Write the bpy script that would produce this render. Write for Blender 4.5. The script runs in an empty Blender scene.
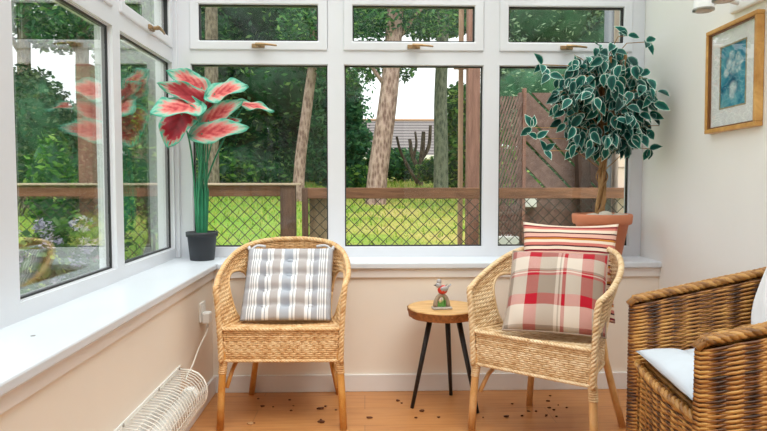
import bpy, math, random
import numpy as np
from mathutils import Vector, Matrix, Euler
random.seed(7); rng = np.random.default_rng(11)
PI = math.pi
SC = bpy.context.scene
COL = SC.collection

# ------------------------------------------------------------------ helpers
class MB:
    """collects geometry for ONE mesh object"""
    def __init__(s): s.v = []; s.f = []; s.uv = {}; s.fl = []
    def add(s, vs, fs, smooth=True, uvs=None):
        o = len(s.v); s.v += [tuple(p) for p in vs]
        for k, f in enumerate(fs):
            s.f.append(tuple(i + o for i in f)); s.fl.append(smooth)
            if uvs is not None: s.uv[len(s.f) - 1] = [uvs[i] for i in f]
    def box(s, x0, x1, y0, y1, z0, z1):
        vs = [(x, y, z) for z in (z0, z1) for y in (y0, y1) for x in (x0, x1)]
        s.add(vs, [(0, 2, 3, 1), (4, 5, 7, 6), (0, 1, 5, 4), (2, 6, 7, 3), (0, 4, 6, 2), (1, 3, 7, 5)], False)
        return s
    def obox(s, c, half, rot):
        """box with its own rotation matrix"""
        vs = []
        for z in (-1, 1):
            for y in (-1, 1):
                for x in (-1, 1):
                    p = rot @ Vector((x * half[0], y * half[1], z * half[2])); vs.append((c[0] + p.x, c[1] + p.y, c[2] + p.z))
        s.add(vs, [(0, 2, 3, 1), (4, 5, 7, 6), (0, 1, 5, 4), (2, 6, 7, 3), (0, 4, 6, 2), (1, 3, 7, 5)], False)
        return s
    def bar(s, a, b, w, h):
        a = Vector(a); b = Vector(b); d = b - a
        q = d.to_track_quat('X', 'Z').to_matrix()
        return s.obox((a + b) / 2, (d.length / 2, w / 2, h / 2), q)
    def tube(s, path, r, n=8, cap=True, closed=False, flat=None, nrm=None):
        P = [Vector(p) for p in path]; m = len(P)
        rs = r if isinstance(r, (list, tuple)) else [r] * m
        vs = []; prev = None
        for i, p in enumerate(P):
            if closed: t = (P[(i + 1) % m] - P[i - 1])
            else: t = P[min(i + 1, m - 1)] - P[max(i - 1, 0)]
            if t.length < 1e-9: t = Vector((0, 0, 1))
            t.normalize()
            if prev is None:
                a = Vector((0, 0, 1)) if abs(t.z) < .9 else Vector((1, 0, 0))
                u = (a - t * a.dot(t)).normalized()
            else:
                u = prev - t * prev.dot(t)
                u = u.normalized() if u.length > 1e-6 else prev
            prev = u; w = t.cross(u)
            for k in range(n):
                an = 2 * PI * k / n
                vs.append(p + (u * math.cos(an) + w * math.sin(an)) * rs[i])
        fs = []
        for i in range(m if closed else m - 1):
            for k in range(n):
                j = (i + 1) % m
                fs.append((i * n + k, i * n + (k + 1) % n, j * n + (k + 1) % n, j * n + k))
        if cap and not closed:
            fs.append(tuple(range(n - 1, -1, -1))); fs.append(tuple((m - 1) * n + k for k in range(n)))
        s.add(vs, fs, True); return s
    def lathe(s, prof, c=(0, 0, 0), n=32, cap0=True, cap1=True, axis=None, sq=(1, 1)):
        M3 = axis if axis else Matrix.Identity(3)
        vs = []
        for r, z in prof:
            for k in range(n):
                a = 2 * PI * k / n
                q = M3 @ Vector((r * math.cos(a) * sq[0], r * math.sin(a) * sq[1], z)); vs.append((c[0] + q.x, c[1] + q.y, c[2] + q.z))
        fs = []
        for i in range(len(prof) - 1):
            for k in range(n):
                fs.append((i * n + k, i * n + (k + 1) % n, (i + 1) * n + (k + 1) % n, (i + 1) * n + k))
        if cap0: fs.append(tuple(range(n - 1, -1, -1)))
        if cap1: fs.append(tuple((len(prof) - 1) * n + k for k in range(n)))
        s.add(vs, fs, True); return s
    def blob(s, c, r, n=10, m=8, wob=0, seed=0):
        R = random.Random(seed); vs = [(c[0], c[1], c[2] - r[2])]
        for i in range(1, m):
            th = PI * i / m
            for k in range(n):
                a = 2 * PI * k / n; g = 1 + wob * (R.random() - .5)
                vs.append((c[0] + r[0] * g * math.sin(th) * math.cos(a), c[1] + r[1] * g * math.sin(th) * math.sin(a), c[2] - r[2] * g * math.cos(th)))
        vs.append((c[0], c[1], c[2] + r[2])); L = len(vs) - 1; fs = []
        for k in range(n):
            fs.append((0, 1 + (k + 1) % n, 1 + k)); fs.append((L, L - n + k, L - n + (k + 1) % n))
        for i in range(m - 2):
            for k in range(n):
                a = 1 + i * n + k; b = 1 + i * n + (k + 1) % n
                fs.append((a, b, b + n, a + n))
        s.add(vs, fs, True); return s
    def build(s, name, mat, parent=None, bevel=0, mats=None, subsurf=0):
        me = bpy.data.meshes.new(name); me.from_pydata(s.v, [], s.f)
        me.polygons.foreach_set('use_smooth', s.fl)
        if s.uv:
            lay = me.uv_layers.new(name='UVMap')
            for p in me.polygons:
                u = s.uv.get(p.index)
                if u:
                    for li, c in zip(p.loop_indices, u): lay.data[li].uv = c
        me.materials.append(mat); me.update()
        o = bpy.data.objects.new(name, me); COL.objects.link(o)
        if parent: o.parent = parent
        if bevel:
            b = o.modifiers.new('bevel', 'BEVEL'); b.width = bevel; b.segments = 2; b.limit_method = 'ANGLE'
        if subsurf:
            b = o.modifiers.new('sub', 'SUBSURF'); b.levels = subsurf; b.render_levels = subsurf
        return o

def np_mesh(name, V, F, mat, parent=None, uv=None, smooth=False):
    """V (n,3), F (m,k) fast mesh of equal sized faces"""
    me = bpy.data.meshes.new(name); V = np.asarray(V, np.float32); F = np.asarray(F, np.int32); m, k = F.shape
    me.vertices.add(len(V)); me.vertices.foreach_set('co', V.ravel())
    me.loops.add(m * k); me.loops.foreach_set('vertex_index', F.ravel())
    me.polygons.add(m); me.polygons.foreach_set('loop_start', np.arange(0, m * k, k, dtype=np.int32))
    if uv is not None:
        lay = me.uv_layers.new(name='UVMap'); lay.data.foreach_set('uv', np.asarray(uv, np.float32)[F.ravel()].ravel())
    me.update(calc_edges=True); me.validate()
    me.polygons.foreach_set('use_smooth', [smooth] * len(me.polygons))
    me.materials.append(mat); o = bpy.data.objects.new(name, me); COL.objects.link(o)
    if parent: o.parent = parent
    return o

def tag(o, label, cat, group=None, kind=None):
    o['label'] = label; o['category'] = cat
    if group: o['group'] = group
    if kind: o['kind'] = kind
    return o
def thing(name, label, cat, loc=(0, 0, 0), rz=0, group=None):
    o = bpy.data.objects.new(name, None); COL.objects.link(o); o.empty_display_size = .05
    o.location = loc; o.rotation_euler = (0, 0, rz); return tag(o, label, cat, group)
def struct(o, label=None, cat=None):
    o['kind'] = 'structure'
    if label: o['label'] = label
    if cat: o['category'] = cat
    return o
def dup(root, loc, rz, label, group=None):
    r = root.copy(); COL.objects.link(r); r.location = loc; r.rotation_euler = (0, 0, rz); r['label'] = label
    if group: r['group'] = group
    for ch in list(root.children):
        c = ch.copy(); COL.objects.link(c); c.parent = r
        for g in list(ch.children):
            d = g.copy(); COL.objects.link(d); d.parent = c
    return r
def catmull(pts, n):
    P = [Vector(p) for p in pts]; P = [P[0] * 2 - P[1]] + P + [P[-1] * 2 - P[-2]]; out = []
    for i in range(1, len(P) - 2):
        for k in range(n):
            t = k / n; a, b, c, d = P[i - 1], P[i], P[i + 1], P[i + 2]
            out.append(.5 * (2 * b + (c - a) * t + (2 * a - 5 * b + 4 * c - d) * t * t + (3 * b - a - 3 * c + d) * t ** 3))
    out.append(P[-2]); return out
class Arc:
    """polyline sampled by length"""
    def __init__(s, pts):
        s.p = [Vector(q) for q in pts]; s.l = [0]
        for a, b in zip(s.p, s.p[1:]): s.l.append(s.l[-1] + (b - a).length)
        s.L = s.l[-1]; s.i = 0
    def at(s, d):
        d = min(max(d, 0), s.L)
        lo, hi = 0, len(s.l) - 2
        while lo < hi:
            m = (lo + hi) // 2
            if s.l[m + 1] < d: lo = m + 1
            else: hi = m
        t = (d - s.l[lo]) / max(s.l[lo + 1] - s.l[lo], 1e-9); return s.p[lo].lerp(s.p[lo + 1], t)

# ------------------------------------------------------------------ materials
def nmat(name):
    m = bpy.data.materials.new(name); m.use_nodes = True; nt = m.node_tree
    b = nt.nodes['Principled BSDF']; return m, nt, b
def N(nt, t, **k):
    n = nt.nodes.new(t)
    for a, v in k.items(): setattr(n, a, v)
    return n
def L(nt, a, b): nt.links.new(a, b)
def ramp(nt, stops, const=False):
    r = N(nt, 'ShaderNodeValToRGB'); e = r.color_ramp.elements
    while len(e) < len(stops): e.new(.5)
    for q, (p, c) in zip(e, stops): q.position = p; q.color = (*c, 1)
    if const: r.color_ramp.interpolation = 'CONSTANT'
    return r
def srgb(r, g, b):
    f = lambda c: (c / 255 / 12.92) if c / 255 <= .04045 else ((c / 255 + .055) / 1.055) ** 2.4
    return (f(r), f(g), f(b))
def mix(nt, fac, a, b, mode='MIX'):
    n = N(nt, 'ShaderNodeMix', data_type='RGBA', blend_type=mode)
    for s_, v in ((n.inputs[0], fac), (n.inputs[6], a), (n.inputs[7], b)):
        if isinstance(v, (int, float)): s_.default_value = v
        elif isinstance(v, tuple): s_.default_value = (*v, 1)
        else: L(nt, v, s_)
    return n.outputs[2]
def noise(nt, scale, detail=3, vec=None, rough=.55, dist=0):
    n = N(nt, 'ShaderNodeTexNoise'); n.inputs['Scale'].default_value = scale; n.inputs['Detail'].default_value = detail
    n.inputs['Roughness'].default_value = rough; n.inputs['Distortion'].default_value = dist
    if vec is not None: L(nt, vec, n.inputs['Vector'])
    return n
def objco(nt, scale=(1, 1, 1), kind='Object'):
    c = N(nt, 'ShaderNodeTexCoord'); m = N(nt, 'ShaderNodeMapping'); m.inputs['Scale'].default_value = scale
    L(nt, c.outputs[kind], m.inputs['Vector']); return m.outputs[0]
def bump(nt, b, h, st=.3, d=.01):
    n = N(nt, 'ShaderNodeBump'); n.inputs['Strength'].default_value = st; n.inputs['Distance'].default_value = d
    L(nt, h, n.inputs['Height']); L(nt, n.outputs[0], b.inputs['Normal'])
def plain(name, c, rough=.5, var=0, scale=8, metal=0, bmp=0, spec=None):
    m, nt, b = nmat(name); b.inputs['Roughness'].default_value = rough; b.inputs['Metallic'].default_value = metal
    if spec is not None: b.inputs['Specular IOR Level'].default_value = spec
    if var:
        n = noise(nt, scale, 4, objco(nt)); d = tuple(max(0, x * (1 - var)) for x in c); u = tuple(min(1, x * (1 + var)) for x in c)
        r = ramp(nt, [(.3, d), (.7, u)]); L(nt, n.outputs[0], r.inputs[0]); L(nt, r.outputs[0], b.inputs['Base Color'])
        if bmp: bump(nt, b, n.outputs[0], bmp)
    else: b.inputs['Base Color'].default_value = (*c, 1)
    return m
def woodm(name, c1, c2, scale=(3, 3, 30), rough=.5, bmp=.15):
    m, nt, b = nmat(name); v = objco(nt, scale); n = noise(nt, 2.2, 5, v, .6, .6)
    r = ramp(nt, [(.3, c1), (.7, c2)]); L(nt, n.outputs[0], r.inputs[0]); L(nt, r.outputs[0], b.inputs['Base Color'])
    b.inputs['Roughness'].default_value = rough; bump(nt, b, n.outputs[0], bmp, .004); return m
def island(nt):
    return N(nt, 'ShaderNodeNewGeometry').outputs['Random Per Island']
def leafm(name, stops, trans=.35, rough=.5):
    m, nt, b = nmat(name); r = ramp(nt, stops); L(nt, island(nt), r.inputs[0])
    L(nt, r.outputs[0], b.inputs['Base Color']); b.inputs['Roughness'].default_value = rough
    b.inputs['Specular IOR Level'].default_value = .25
    t = N(nt, 'ShaderNodeBsdfTranslucent'); L(nt, r.outputs[0], t.inputs[0]); mx = N(nt, 'ShaderNodeMixShader'); mx.inputs[0].default_value = trans
    L(nt, b.outputs[0], mx.inputs[1]); L(nt, t.outputs[0], mx.inputs[2]); L(nt, mx.outputs[0], nt.nodes['Material Output'].inputs[0]); return m

UPVC = plain('upvc', srgb(222, 224, 230), .32, .015, 3)
SILL = plain('sill_white', srgb(216, 222, 230), .3, .015, 4)
TRIMW = plain('trim_paint', srgb(232, 226, 222), .5, .02, 5)
BASEW = plain('skirting_paint', srgb(230, 228, 228), .45, .02, 5)
PLASTER = plain('cream_plaster', srgb(238, 228, 216), .85, .015, 2, bmp=.02)
PLASTER_R = plain('cream_plaster_cool_light', srgb(242, 240, 237), .85, .015, 2, bmp=.02)  # same cream paint as the other walls, cool window light put into the colour
BLACK = plain('black_rubber', (.012, .012, .014), .5)
BRASS = plain('tarnished_brass', srgb(168, 140, 104), .38, .25, 40, metal=.75)
WHITEP = plain('white_plastic', srgb(240, 240, 238), .35)
def glassm(name, base=.05, tint=(.96, .98, .97)):
    m = bpy.data.materials.new(name); m.use_nodes = True; nt = m.node_tree; nt.nodes.remove(nt.nodes['Principled BSDF'])
    lw = N(nt, 'ShaderNodeLayerWeight'); lw.inputs[0].default_value = .5
    p = N(nt, 'ShaderNodeMath', operation='POWER'); p.inputs[1].default_value = 3.0; L(nt, lw.outputs['Facing'], p.inputs[0])
    a = N(nt, 'ShaderNodeMath', operation='MULTIPLY_ADD'); a.inputs[1].default_value = 1 - base; a.inputs[2].default_value = base; L(nt, p.outputs[0], a.inputs[0])
    t = N(nt, 'ShaderNodeBsdfTransparent'); t.inputs[0].default_value = (*tint, 1)
    g = N(nt, 'ShaderNodeBsdfGlossy'); g.inputs['Roughness'].default_value = 0.0; g.inputs[0].default_value = (1, 1, 1, 1)
    mx = N(nt, 'ShaderNodeMixShader'); L(nt, a.outputs[0], mx.inputs[0]); L(nt, t.outputs[0], mx.inputs[1]); L(nt, g.outputs[0], mx.inputs[2])
    L(nt, mx.outputs[0], nt.nodes['Material Output'].inputs[0]); return m
GLASS = glassm('window_glass', .018)
ROOFGL = glassm('roof_glass', .02)

# ------------------------------------------------------------------ room shell
XL, XR, YB, YR = -.74, 1.457, 3.105, -1.2      # plaster faces
FX, FY = -.97, 3.325                           # inner faces of the window frames
ZS = .637                                      # sill top
ZT = 2.06                                      # top of the window frames

def floor_mat():
    m, nt, b = nmat('oak_laminate'); co = objco(nt, (1, 1, 1))
    br = N(nt, 'ShaderNodeTexBrick'); L(nt, co, br.inputs['Vector']); br.offset = .37
    br.inputs['Scale'].default_value = 1; br.inputs['Brick Width'].default_value = 1.3; br.inputs['Row Height'].default_value = .19
    br.inputs['Mortar Size'].default_value = .0022; br.inputs['Color1'].default_value = (*srgb(190, 130, 76), 1); br.inputs['Color2'].default_value = (*srgb(176, 115, 64), 1)
    br.inputs['Mortar'].default_value = (*srgb(120, 72, 38), 1)
    n = noise(nt, 3, 6, objco(nt, (1.2, 14, 1)), .62, .8)
    r = ramp(nt, [(.25, srgb(168, 104, 54)), (.5, srgb(196, 136, 82)), (.8, srgb(214, 160, 104))]); L(nt, n.outputs[0], r.inputs[0])
    c = mix(nt, .55, br.outputs[0], r.outputs[0])
    L(nt, c, b.inputs['Base Color']); b.inputs['Roughness'].default_value = .38
    bump(nt, b, n.outputs[0], .05, .002); return m
struct(MB().box(-1.2, 1.6, YR - .1, 3.42, -.12, 0).build('floor', floor_mat()), 'orange oak laminate floor of the sunroom', 'floor')
struct(MB().box(-1.07, XL, YR, 3.42, 0, ZS - .03).build('wall_left', PLASTER), 'cream low wall under the left windows', 'wall')
struct(MB().box(XL, XR, YB, 3.42, 0, ZS - .03).build('wall_back', PLASTER), 'cream low wall under the back windows', 'wall')
struct(MB().box(XR, XR + .12, YR, 3.42, 0, 2.75).build('wall_right', PLASTER_R), 'plain cream wall on the right with the picture, paled for window light', 'wall')
wr = MB().box(-1.07, -.5, YR - .1, YR, 0, 2.75).box(.55, XR, YR - .1, YR, 0, 2.75).box(-.5, .55, YR - .1, YR, 2.05, 2.75)
struct(wr.build('wall_rear', PLASTER), 'cream house wall behind the viewer', 'wall')
dr = bpy.data.objects.new('door_1', None); COL.objects.link(dr); dr.location = (.025, YR - .05, 0); struct(dr, 'unseen dark door added behind the viewer to shut out sky light', 'door')
DOORM = woodm('dark_door', srgb(62, 46, 36), srgb(92, 70, 54), (14, 14, 2), .5, .1)
MB().box(-.46, .46, -.03, .02, .01, 2.0).build('door_leaf', DOORM, dr, bevel=.004)  # unseen leaf added to close the rear opening against the bright sky
MB().box(-.525, -.46, -.05, .06, 0, 2.05).box(.46, .525, -.05, .06, 0, 2.05).box(-.46, .46, -.05, .06, 2.0, 2.05).build('door_frame', UPVC, dr, bevel=.004)
MB().tube([(.40, .02, 1.0), (.40, .07, 1.0), (.29, .075, 1.0)], .009, 8).build('door_handle', BRASS, dr)
struct(MB().box(XL, XL + .014, YR, YB, 0, .085).build('baseboard_left', BASEW, bevel=.003))
struct(MB().box(XL + .014, XR, YB - .014, YB, 0, .085).build('baseboard_back', BASEW, bevel=.003))
struct(MB().box(XR - .014, XR, YR, YB - .014, 0, .085).build('baseboard_right', BASEW, bevel=.003))
# window boards with a rounded nose, and the moulding board under them
struct(MB().box(FX - .02, XL + .03, YR, FY + .02, ZS - .03, ZS).build('trim_1', SILL, bevel=.006), 'white windowsill board along the left windows', 'windowsill')
struct(MB().box(XL + .03, XR, YB - .028, FY + .02, ZS - .03, ZS).build('trim_2', SILL, bevel=.006), 'white windowsill board along the back windows', 'windowsill')
struct(MB().box(XL, XL + .012, YR, YB, ZS - .075, ZS - .03).build('trim_3', TRIMW, bevel=.003))
struct(MB().box(XL + .012, XR, YB - .012, YB, ZS - .075, ZS - .03).build('trim_4', TRIMW, bevel=.003))
o = MB().lathe([(.006, 0), (.006, .0012), (.003, .002)], (0, 0, 0), 12).build('screw_cap', plain('grey_cap', srgb(150, 150, 150), .5), bpy.data.objects['trim_1']); o.location = (-.845, 1.638, ZS)
# corner post and eaves beams
struct(MB().box(-1.06, -.955, 3.352, 3.42, ZS, ZT).box(-1.06, -.995, 3.31, 3.42, ZS, ZT).box(-.99, -.948, 3.31, 3.345, ZS, ZT).build('trim_5', UPVC, bevel=.004), 'white corner post between left and back windows', 'post')
struct(MB().box(-1.07, XR, 3.30, 3.42, ZT, ZT + .14).box(-1.07, FX + .03, YR, 3.30, ZT, ZT + .14).build('trim_6', UPVC, bevel=.004), 'white eaves beam above the windows', 'beam')
# glazed roof over the sunroom
rf = MB()
for i in range(5):
    x = -1.03 + i * .62; rf.box(x - .025, x + .025, YR, 3.40, ZT + .16, ZT + .22)
roof = struct(rf.build('ceiling', UPVC), 'glazed sunroom roof on white bars', 'ceiling')
gp = MB().box(-1.07, XR, YR, 3.42, ZT + .222, ZT + .232).build('pane', ROOFGL, roof)

wn = [0]
def window(axis, a0, a1, fa0, fa1, ga0=None, ga1=None):
    """glass from a0 to a1 and frame from fa0 to fa1 along the wall; axis 'B' back wall (X), 'L' left wall (Y)"""
    wn[0] += 1
    root = bpy.data.objects.new('window_%d' % wn[0], None); COL.objects.link(root); struct(root)
    root['category'] = 'window'
    root['label'] = ('white framed window in the back wall' if axis == 'B' else 'white framed window in the left wall') + ', bay %d from the corner' % (wn[0] if axis == 'B' else wn[0] - 3)
    root.location = ((a0 + a1) / 2, FY, ZS) if axis == 'B' else (FX, (a0 + a1) / 2, ZS)
    ox, oy, oz = root.location
    def bx(mb, u0, u1, d0, d1, z0, z1):          # d = depth outwards from the inner face
        if u1 - u0 < 1e-4: return
        if axis == 'B': mb.box(u0 - ox, u1 - ox, FY + d0 - oy, FY + d1 - oy, z0 - oz, z1 - oz)
        else: mb.box(FX - d1 - ox, FX - d0 - ox, u0 - oy, u1 - oy, z0 - oz, z1 - oz)
    def ring(mb, u0, u1, z0, z1, w, d0, d1, wz=None):
        def Q(u, d, z): return (u - ox, FY + d - oy, z - oz) if axis == 'B' else (FX - d - ox, u - oy, z - oz)
        vs = [Q(u, d, z) for d in (d0, d1) for (u, z) in ((u0, z0), (u1, z0), (u1, z1), (u0, z1), (u0 + w, z0 + w), (u1 - w, z0 + w), (u1 - w, z1 - w), (u0 + w, z1 - w))]
        fs = []
        for k in range(4):
            j = (k + 1) % 4; fs += [(k, j, 4 + j, 4 + k), (8 + j, 8 + k, 12 + k, 12 + j), (j, k, 8 + k, 8 + j), (4 + k, 4 + j, 12 + j, 12 + k)]
        if axis != 'B': fs = [f[::-1] for f in fs]
        mb.add(vs, fs, False)
    G0, G1, S0, S1 = .688, 1.63, 1.699, 1.975       # lower glass, sash
    f = MB()
    bx(f, fa0, fa1, 0, .07, ZS, G0); bx(f, fa0, fa1, 0, .07, G1, S0 + .012); bx(f, fa0, fa1, 0, .07, S1 - .012, ZT)
    for z0, z1 in ((G0, G1), (S0 + .012, S1 - .012)): bx(f, fa0, a0, 0, .07, z0, z1); bx(f, a1, fa1, 0, .07, z0, z1)
    fr = f.build('window_frame', UPVC, root)
    b = MB(); ring(b, a0 - .001, a1 + .001, G0 - .001, G1 + .001, .004, .012, .05); b.build('glazing_bead', UPVC, root)
    q = MB(); ring(q, a0 + .003, a1 - .003, G0 + .003, G1 - .003, .006, .020, .04); q.build('gasket', BLACK, root)
    p = MB(); bx(p, a0 + .008, a1 - .008, .024, .030, G0 + .008, G1 - .008); p.build('pane', GLASS, root)
    s = MB(); ring(s, a0 - .002, a1 - .002, S0, S1, .047, -.009, .06); sh = s.build('sash', UPVC, root, bevel=.006)
    q = MB(); ring(q, a0 + .045, a1 - .049, S0 + .047, S1 - .047, .006, .003, .03); q.build('gasket', BLACK, sh)
    p = MB(); bx(p, a0 + .048, a1 - .052, .012, .018, S0 + .05, S1 - .05); p.build('pane', GLASS, sh)
    # espagnolette handle
    c = (a0 + a1) / 2; h = MB(); zc = S0 + .02
    def W(u, d, z): return (u - ox, FY + d - oy, z - oz) if axis == 'B' else (FX - d - ox, u - oy, z - oz)
    bx(h, c - .035, c + .03, -.020, -.009, zc - .010, zc + .010)
    h.tube([W(c, -.024, zc), W(c, -.045, zc)], .009, 10)
    sg = 1 if axis == 'B' else 1
    h.tube([W(c - sg * .012, -.045, zc + .002), W(c + sg * .02, -.047, zc + .002), W(c + sg * .06, -.045, zc), W(c + sg * .095, -.043, zc - .004)], [.0085, .0075, .006, .005], 8)
    h.build('handle', BRASS, sh, bevel=.002)
    return root
window('B', -.885, -.187, -.948, -.105); window('B', -.105, .617, -.105, .698); window('B', .698, 1.392, .698, XR - .001)
window('L', 2.605, 3.295, 2.53, 3.309); window('L', 1.818, 2.53, 1.64, 2.53); window('L', 1.05, 1.64, 1.008, 1.64); window('L', .2, .965, .15, 1.008); window('L', -.65, .108, -.70, .15)  # last three bays lie out of view, added to let daylight in
struct(MB().box(-1.06, -.95, YR, -.70, ZS, ZT).build('trim_7', UPVC))

# ------------------------------------------------------------------ wicker
def caneM(name, stops, rough=.45, sc=22):
    m, nt, b = nmat(name); i = island(nt); n = noise(nt, sc, 4, objco(nt)); n2 = noise(nt, 160, 2, objco(nt))
    a = N(nt, 'ShaderNodeMath', operation='MULTIPLY_ADD'); a.inputs[1].default_value = .35; L(nt, i, a.inputs[0]); L(nt, n.outputs[0], a.inputs[2])
    a2 = N(nt, 'ShaderNodeMath', operation='MULTIPLY_ADD'); a2.inputs[1].default_value = .25; a2.inputs[2].default_value = -.25; L(nt, n2.outputs[0], a2.inputs[0])
    a3 = N(nt, 'ShaderNodeMath', operation='ADD'); L(nt, a.outputs[0], a3.inputs[0]); L(nt, a2.outputs[0], a3.inputs[1])
    r = ramp(nt, stops); L(nt, a3.outputs[0], r.inputs[0]); L(nt, r.outputs[0], b.inputs['Base Color']); b.inputs['Roughness'].default_value = rough
    return m
CANE = caneM('honey_cane', [(.2, srgb(182, 130, 78)), (.5, srgb(216, 170, 116)), (.8, srgb(236, 202, 154))])
CANE_B = plain('cane_stakes', srgb(150, 98, 50), .6, .15, 30)
PALE = caneM('pale_cane', [(.2, srgb(186, 144, 96)), (.5, srgb(220, 186, 140)), (.8, srgb(240, 216, 178))])
PALE_B = plain('pale_cane_stakes', srgb(164, 118, 72), .6, .15, 30)
POLE = caneM('bamboo_pole', [(.2, srgb(170, 102, 40)), (.5, srgb(206, 142, 68)), (.85, srgb(228, 176, 104))], .3, 14)
POLE2 = caneM('pale_bamboo_pole', [(.2, srgb(182, 128, 72)), (.5, srgb(216, 166, 106)), (.85, srgb(232, 190, 138))], .3, 14)
BROWN, nt, b = nmat('brown_rattan'); at_ = N(nt, 'ShaderNodeAttribute', attribute_name='tone'); n_ = noise(nt, 26, 3, objco(nt)); n2_ = noise(nt, 7, 3, objco(nt))
f1 = N(nt, 'ShaderNodeMath', operation='MULTIPLY_ADD'); f1.inputs[1].default_value = .7; L(nt, n_.outputs[0], f1.inputs[0]); L(nt, at_.outputs['Fac'], f1.inputs[2])
f2 = N(nt, 'ShaderNodeMath', operation='MULTIPLY_ADD'); f2.inputs[1].default_value = .7; f2.inputs[2].default_value = -.70; L(nt, n2_.outputs[0], f2.inputs[0])
f3 = N(nt, 'ShaderNodeMath', operation='ADD'); L(nt, f1.outputs[0], f3.inputs[0]); L(nt, f2.outputs[0], f3.inputs[1])
r = ramp(nt, [(.12, srgb(60, 31, 12)), (.34, srgb(112, 64, 25)), (.54, srgb(172, 114, 50)), (.88, srgb(212, 160, 86))]); L(nt, f3.outputs[0], r.inputs[0]); L(nt, r.outputs[0], b.inputs['Base Color']); b.inputs['Roughness'].default_value = .38
BROWN_B = plain('brown_rattan_stakes', srgb(64, 34, 14), .5, .2, 30)
BROWN_R = caneM('rattan_rim', [(.2, srgb(96, 58, 22)), (.5, srgb(160, 108, 48)), (.8, srgb(196, 146, 80))], .35, 22)

def weave(name, S, Lu, Lv, pitch, stake, mat, backmat, parent, rn=.0028, amp=.0022, mask=None, pair=1, back=True, cols=0):
    """S(u,v)->point, u along the strands; real strands passing over and under stakes"""
    nv = max(1, int(round(Lv / pitch))); pv = Lv / nv; step = stake / 2; nu = max(2, int(round(Lu / step))); du = Lu / nu
    us = np.linspace(0, Lu, nu + 1)
    V = []; F = []; TN = []; base = 0; K = 6
    ca = np.cos(np.arange(K) * 2 * PI / K); sa = np.sin(np.arange(K) * 2 * PI / K)
    def nrm(u, v):
        e = 1e-3; a = S(min(u + e, Lu), v) - S(max(u - e, 0), v); b = S(u, min(v + e, Lv)) - S(u, max(v - e, 0)); n = a.cross(b)
        return (n.normalized() if n.length > 1e-12 else Vector((0, 0, 1)), b.normalized() if b.length > 1e-12 else Vector((0, 0, 1)))
    for j in range(nv):
        v = (j + .5) * pv; ph = (j // pair) % 2; run = []
        rows = []; tj = random.random()
        for i, u in enumerate(us):
            ok = mask is None or mask(u, v)
            if ok:
                p = S(u, v); n, t = nrm(u, v); o = amp * math.cos(PI * (u / stake + ph))
                jit = (random.random() - .5) * pv * .16
                rows.append([(p + n * (o + rn * float(c)) + t * (jit + pv * .54 * float(s_))) for c, s_ in zip(ca, sa)])
            if (not ok or i == nu) and len(rows) > 1:
                m = len(rows)
                for r_ in rows: V += [tuple(q) for q in r_]
                TN += [(.66 if j % 2 else .34) + (tj - .5) * .25 + cols * math.cos(2 * PI * a / 3.2) for a in range(m) for _ in range(K)]
                for a in range(m - 1):
                    for k in range(K): F.append((base + a * K + k, base + a * K + (k + 1) % K, base + (a + 1) * K + (k + 1) % K, base + (a + 1) * K + k))
                base += m * K
            if not ok or i == nu: rows = []
    o = np_mesh(name, V, F, mat, parent, smooth=True)
    ta = o.data.attributes.new('tone', 'FLOAT', 'POINT'); ta.data.foreach_set('value', TN)
    if back:
        nu2 = max(2, int(Lu / .02)); nv2 = max(2, int(Lv / .02)); bm = MB(); vs = []; fs = []
        for j in range(nv2 + 1):
            for i in range(nu2 + 1): vs.append(S(Lu * i / nu2, Lv * j / nv2))
        for j in range(nv2):
            for i in range(nu2):
                if mask is None or (mask(Lu * (i + .5) / nu2, Lv * (j + .5) / nv2) and all(mask(Lu * (i + a) / nu2, Lv * (j + b) / nv2) for a in (0, 1) for b in (0, 1))):
                    a = j * (nu2 + 1) + i; fs.append((a, a + 1, a + nu2 + 2, a + nu2 + 1))
        bm.add(vs, fs); bm.build('stakes', backmat, o)
    return o
def braid(mb, path, r, turns_per_m=22, n=3):
    A = Arc(path); m = max(8, int(A.L / .006))
    pts = [A.at(A.L * i / m) for i in range(m + 1)]
    up = Vector((0, 0, 1))
    for k in range(n):
        out = []; prev = None
        for i, p in enumerate(pts):
            t = (pts[min(i + 1, m)] - pts[max(i - 1, 0)]).normalized()
            if prev is None:
                a = up if abs(t.z) < .9 else Vector((1, 0, 0)); u = (a - t * a.dot(t)).normalized()
            else: u = (prev - t * prev.dot(t)).normalized()
            prev = u; w = t.cross(u); an = 2 * PI * (k / n + turns_per_m * A.L * i / m)
            out.append(p + (u * math.cos(an) + w * math.sin(an)) * r * .5)
        mb.tube(out, r * .62, 6)
    mb.tube(pts, r * .45, 6)

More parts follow.
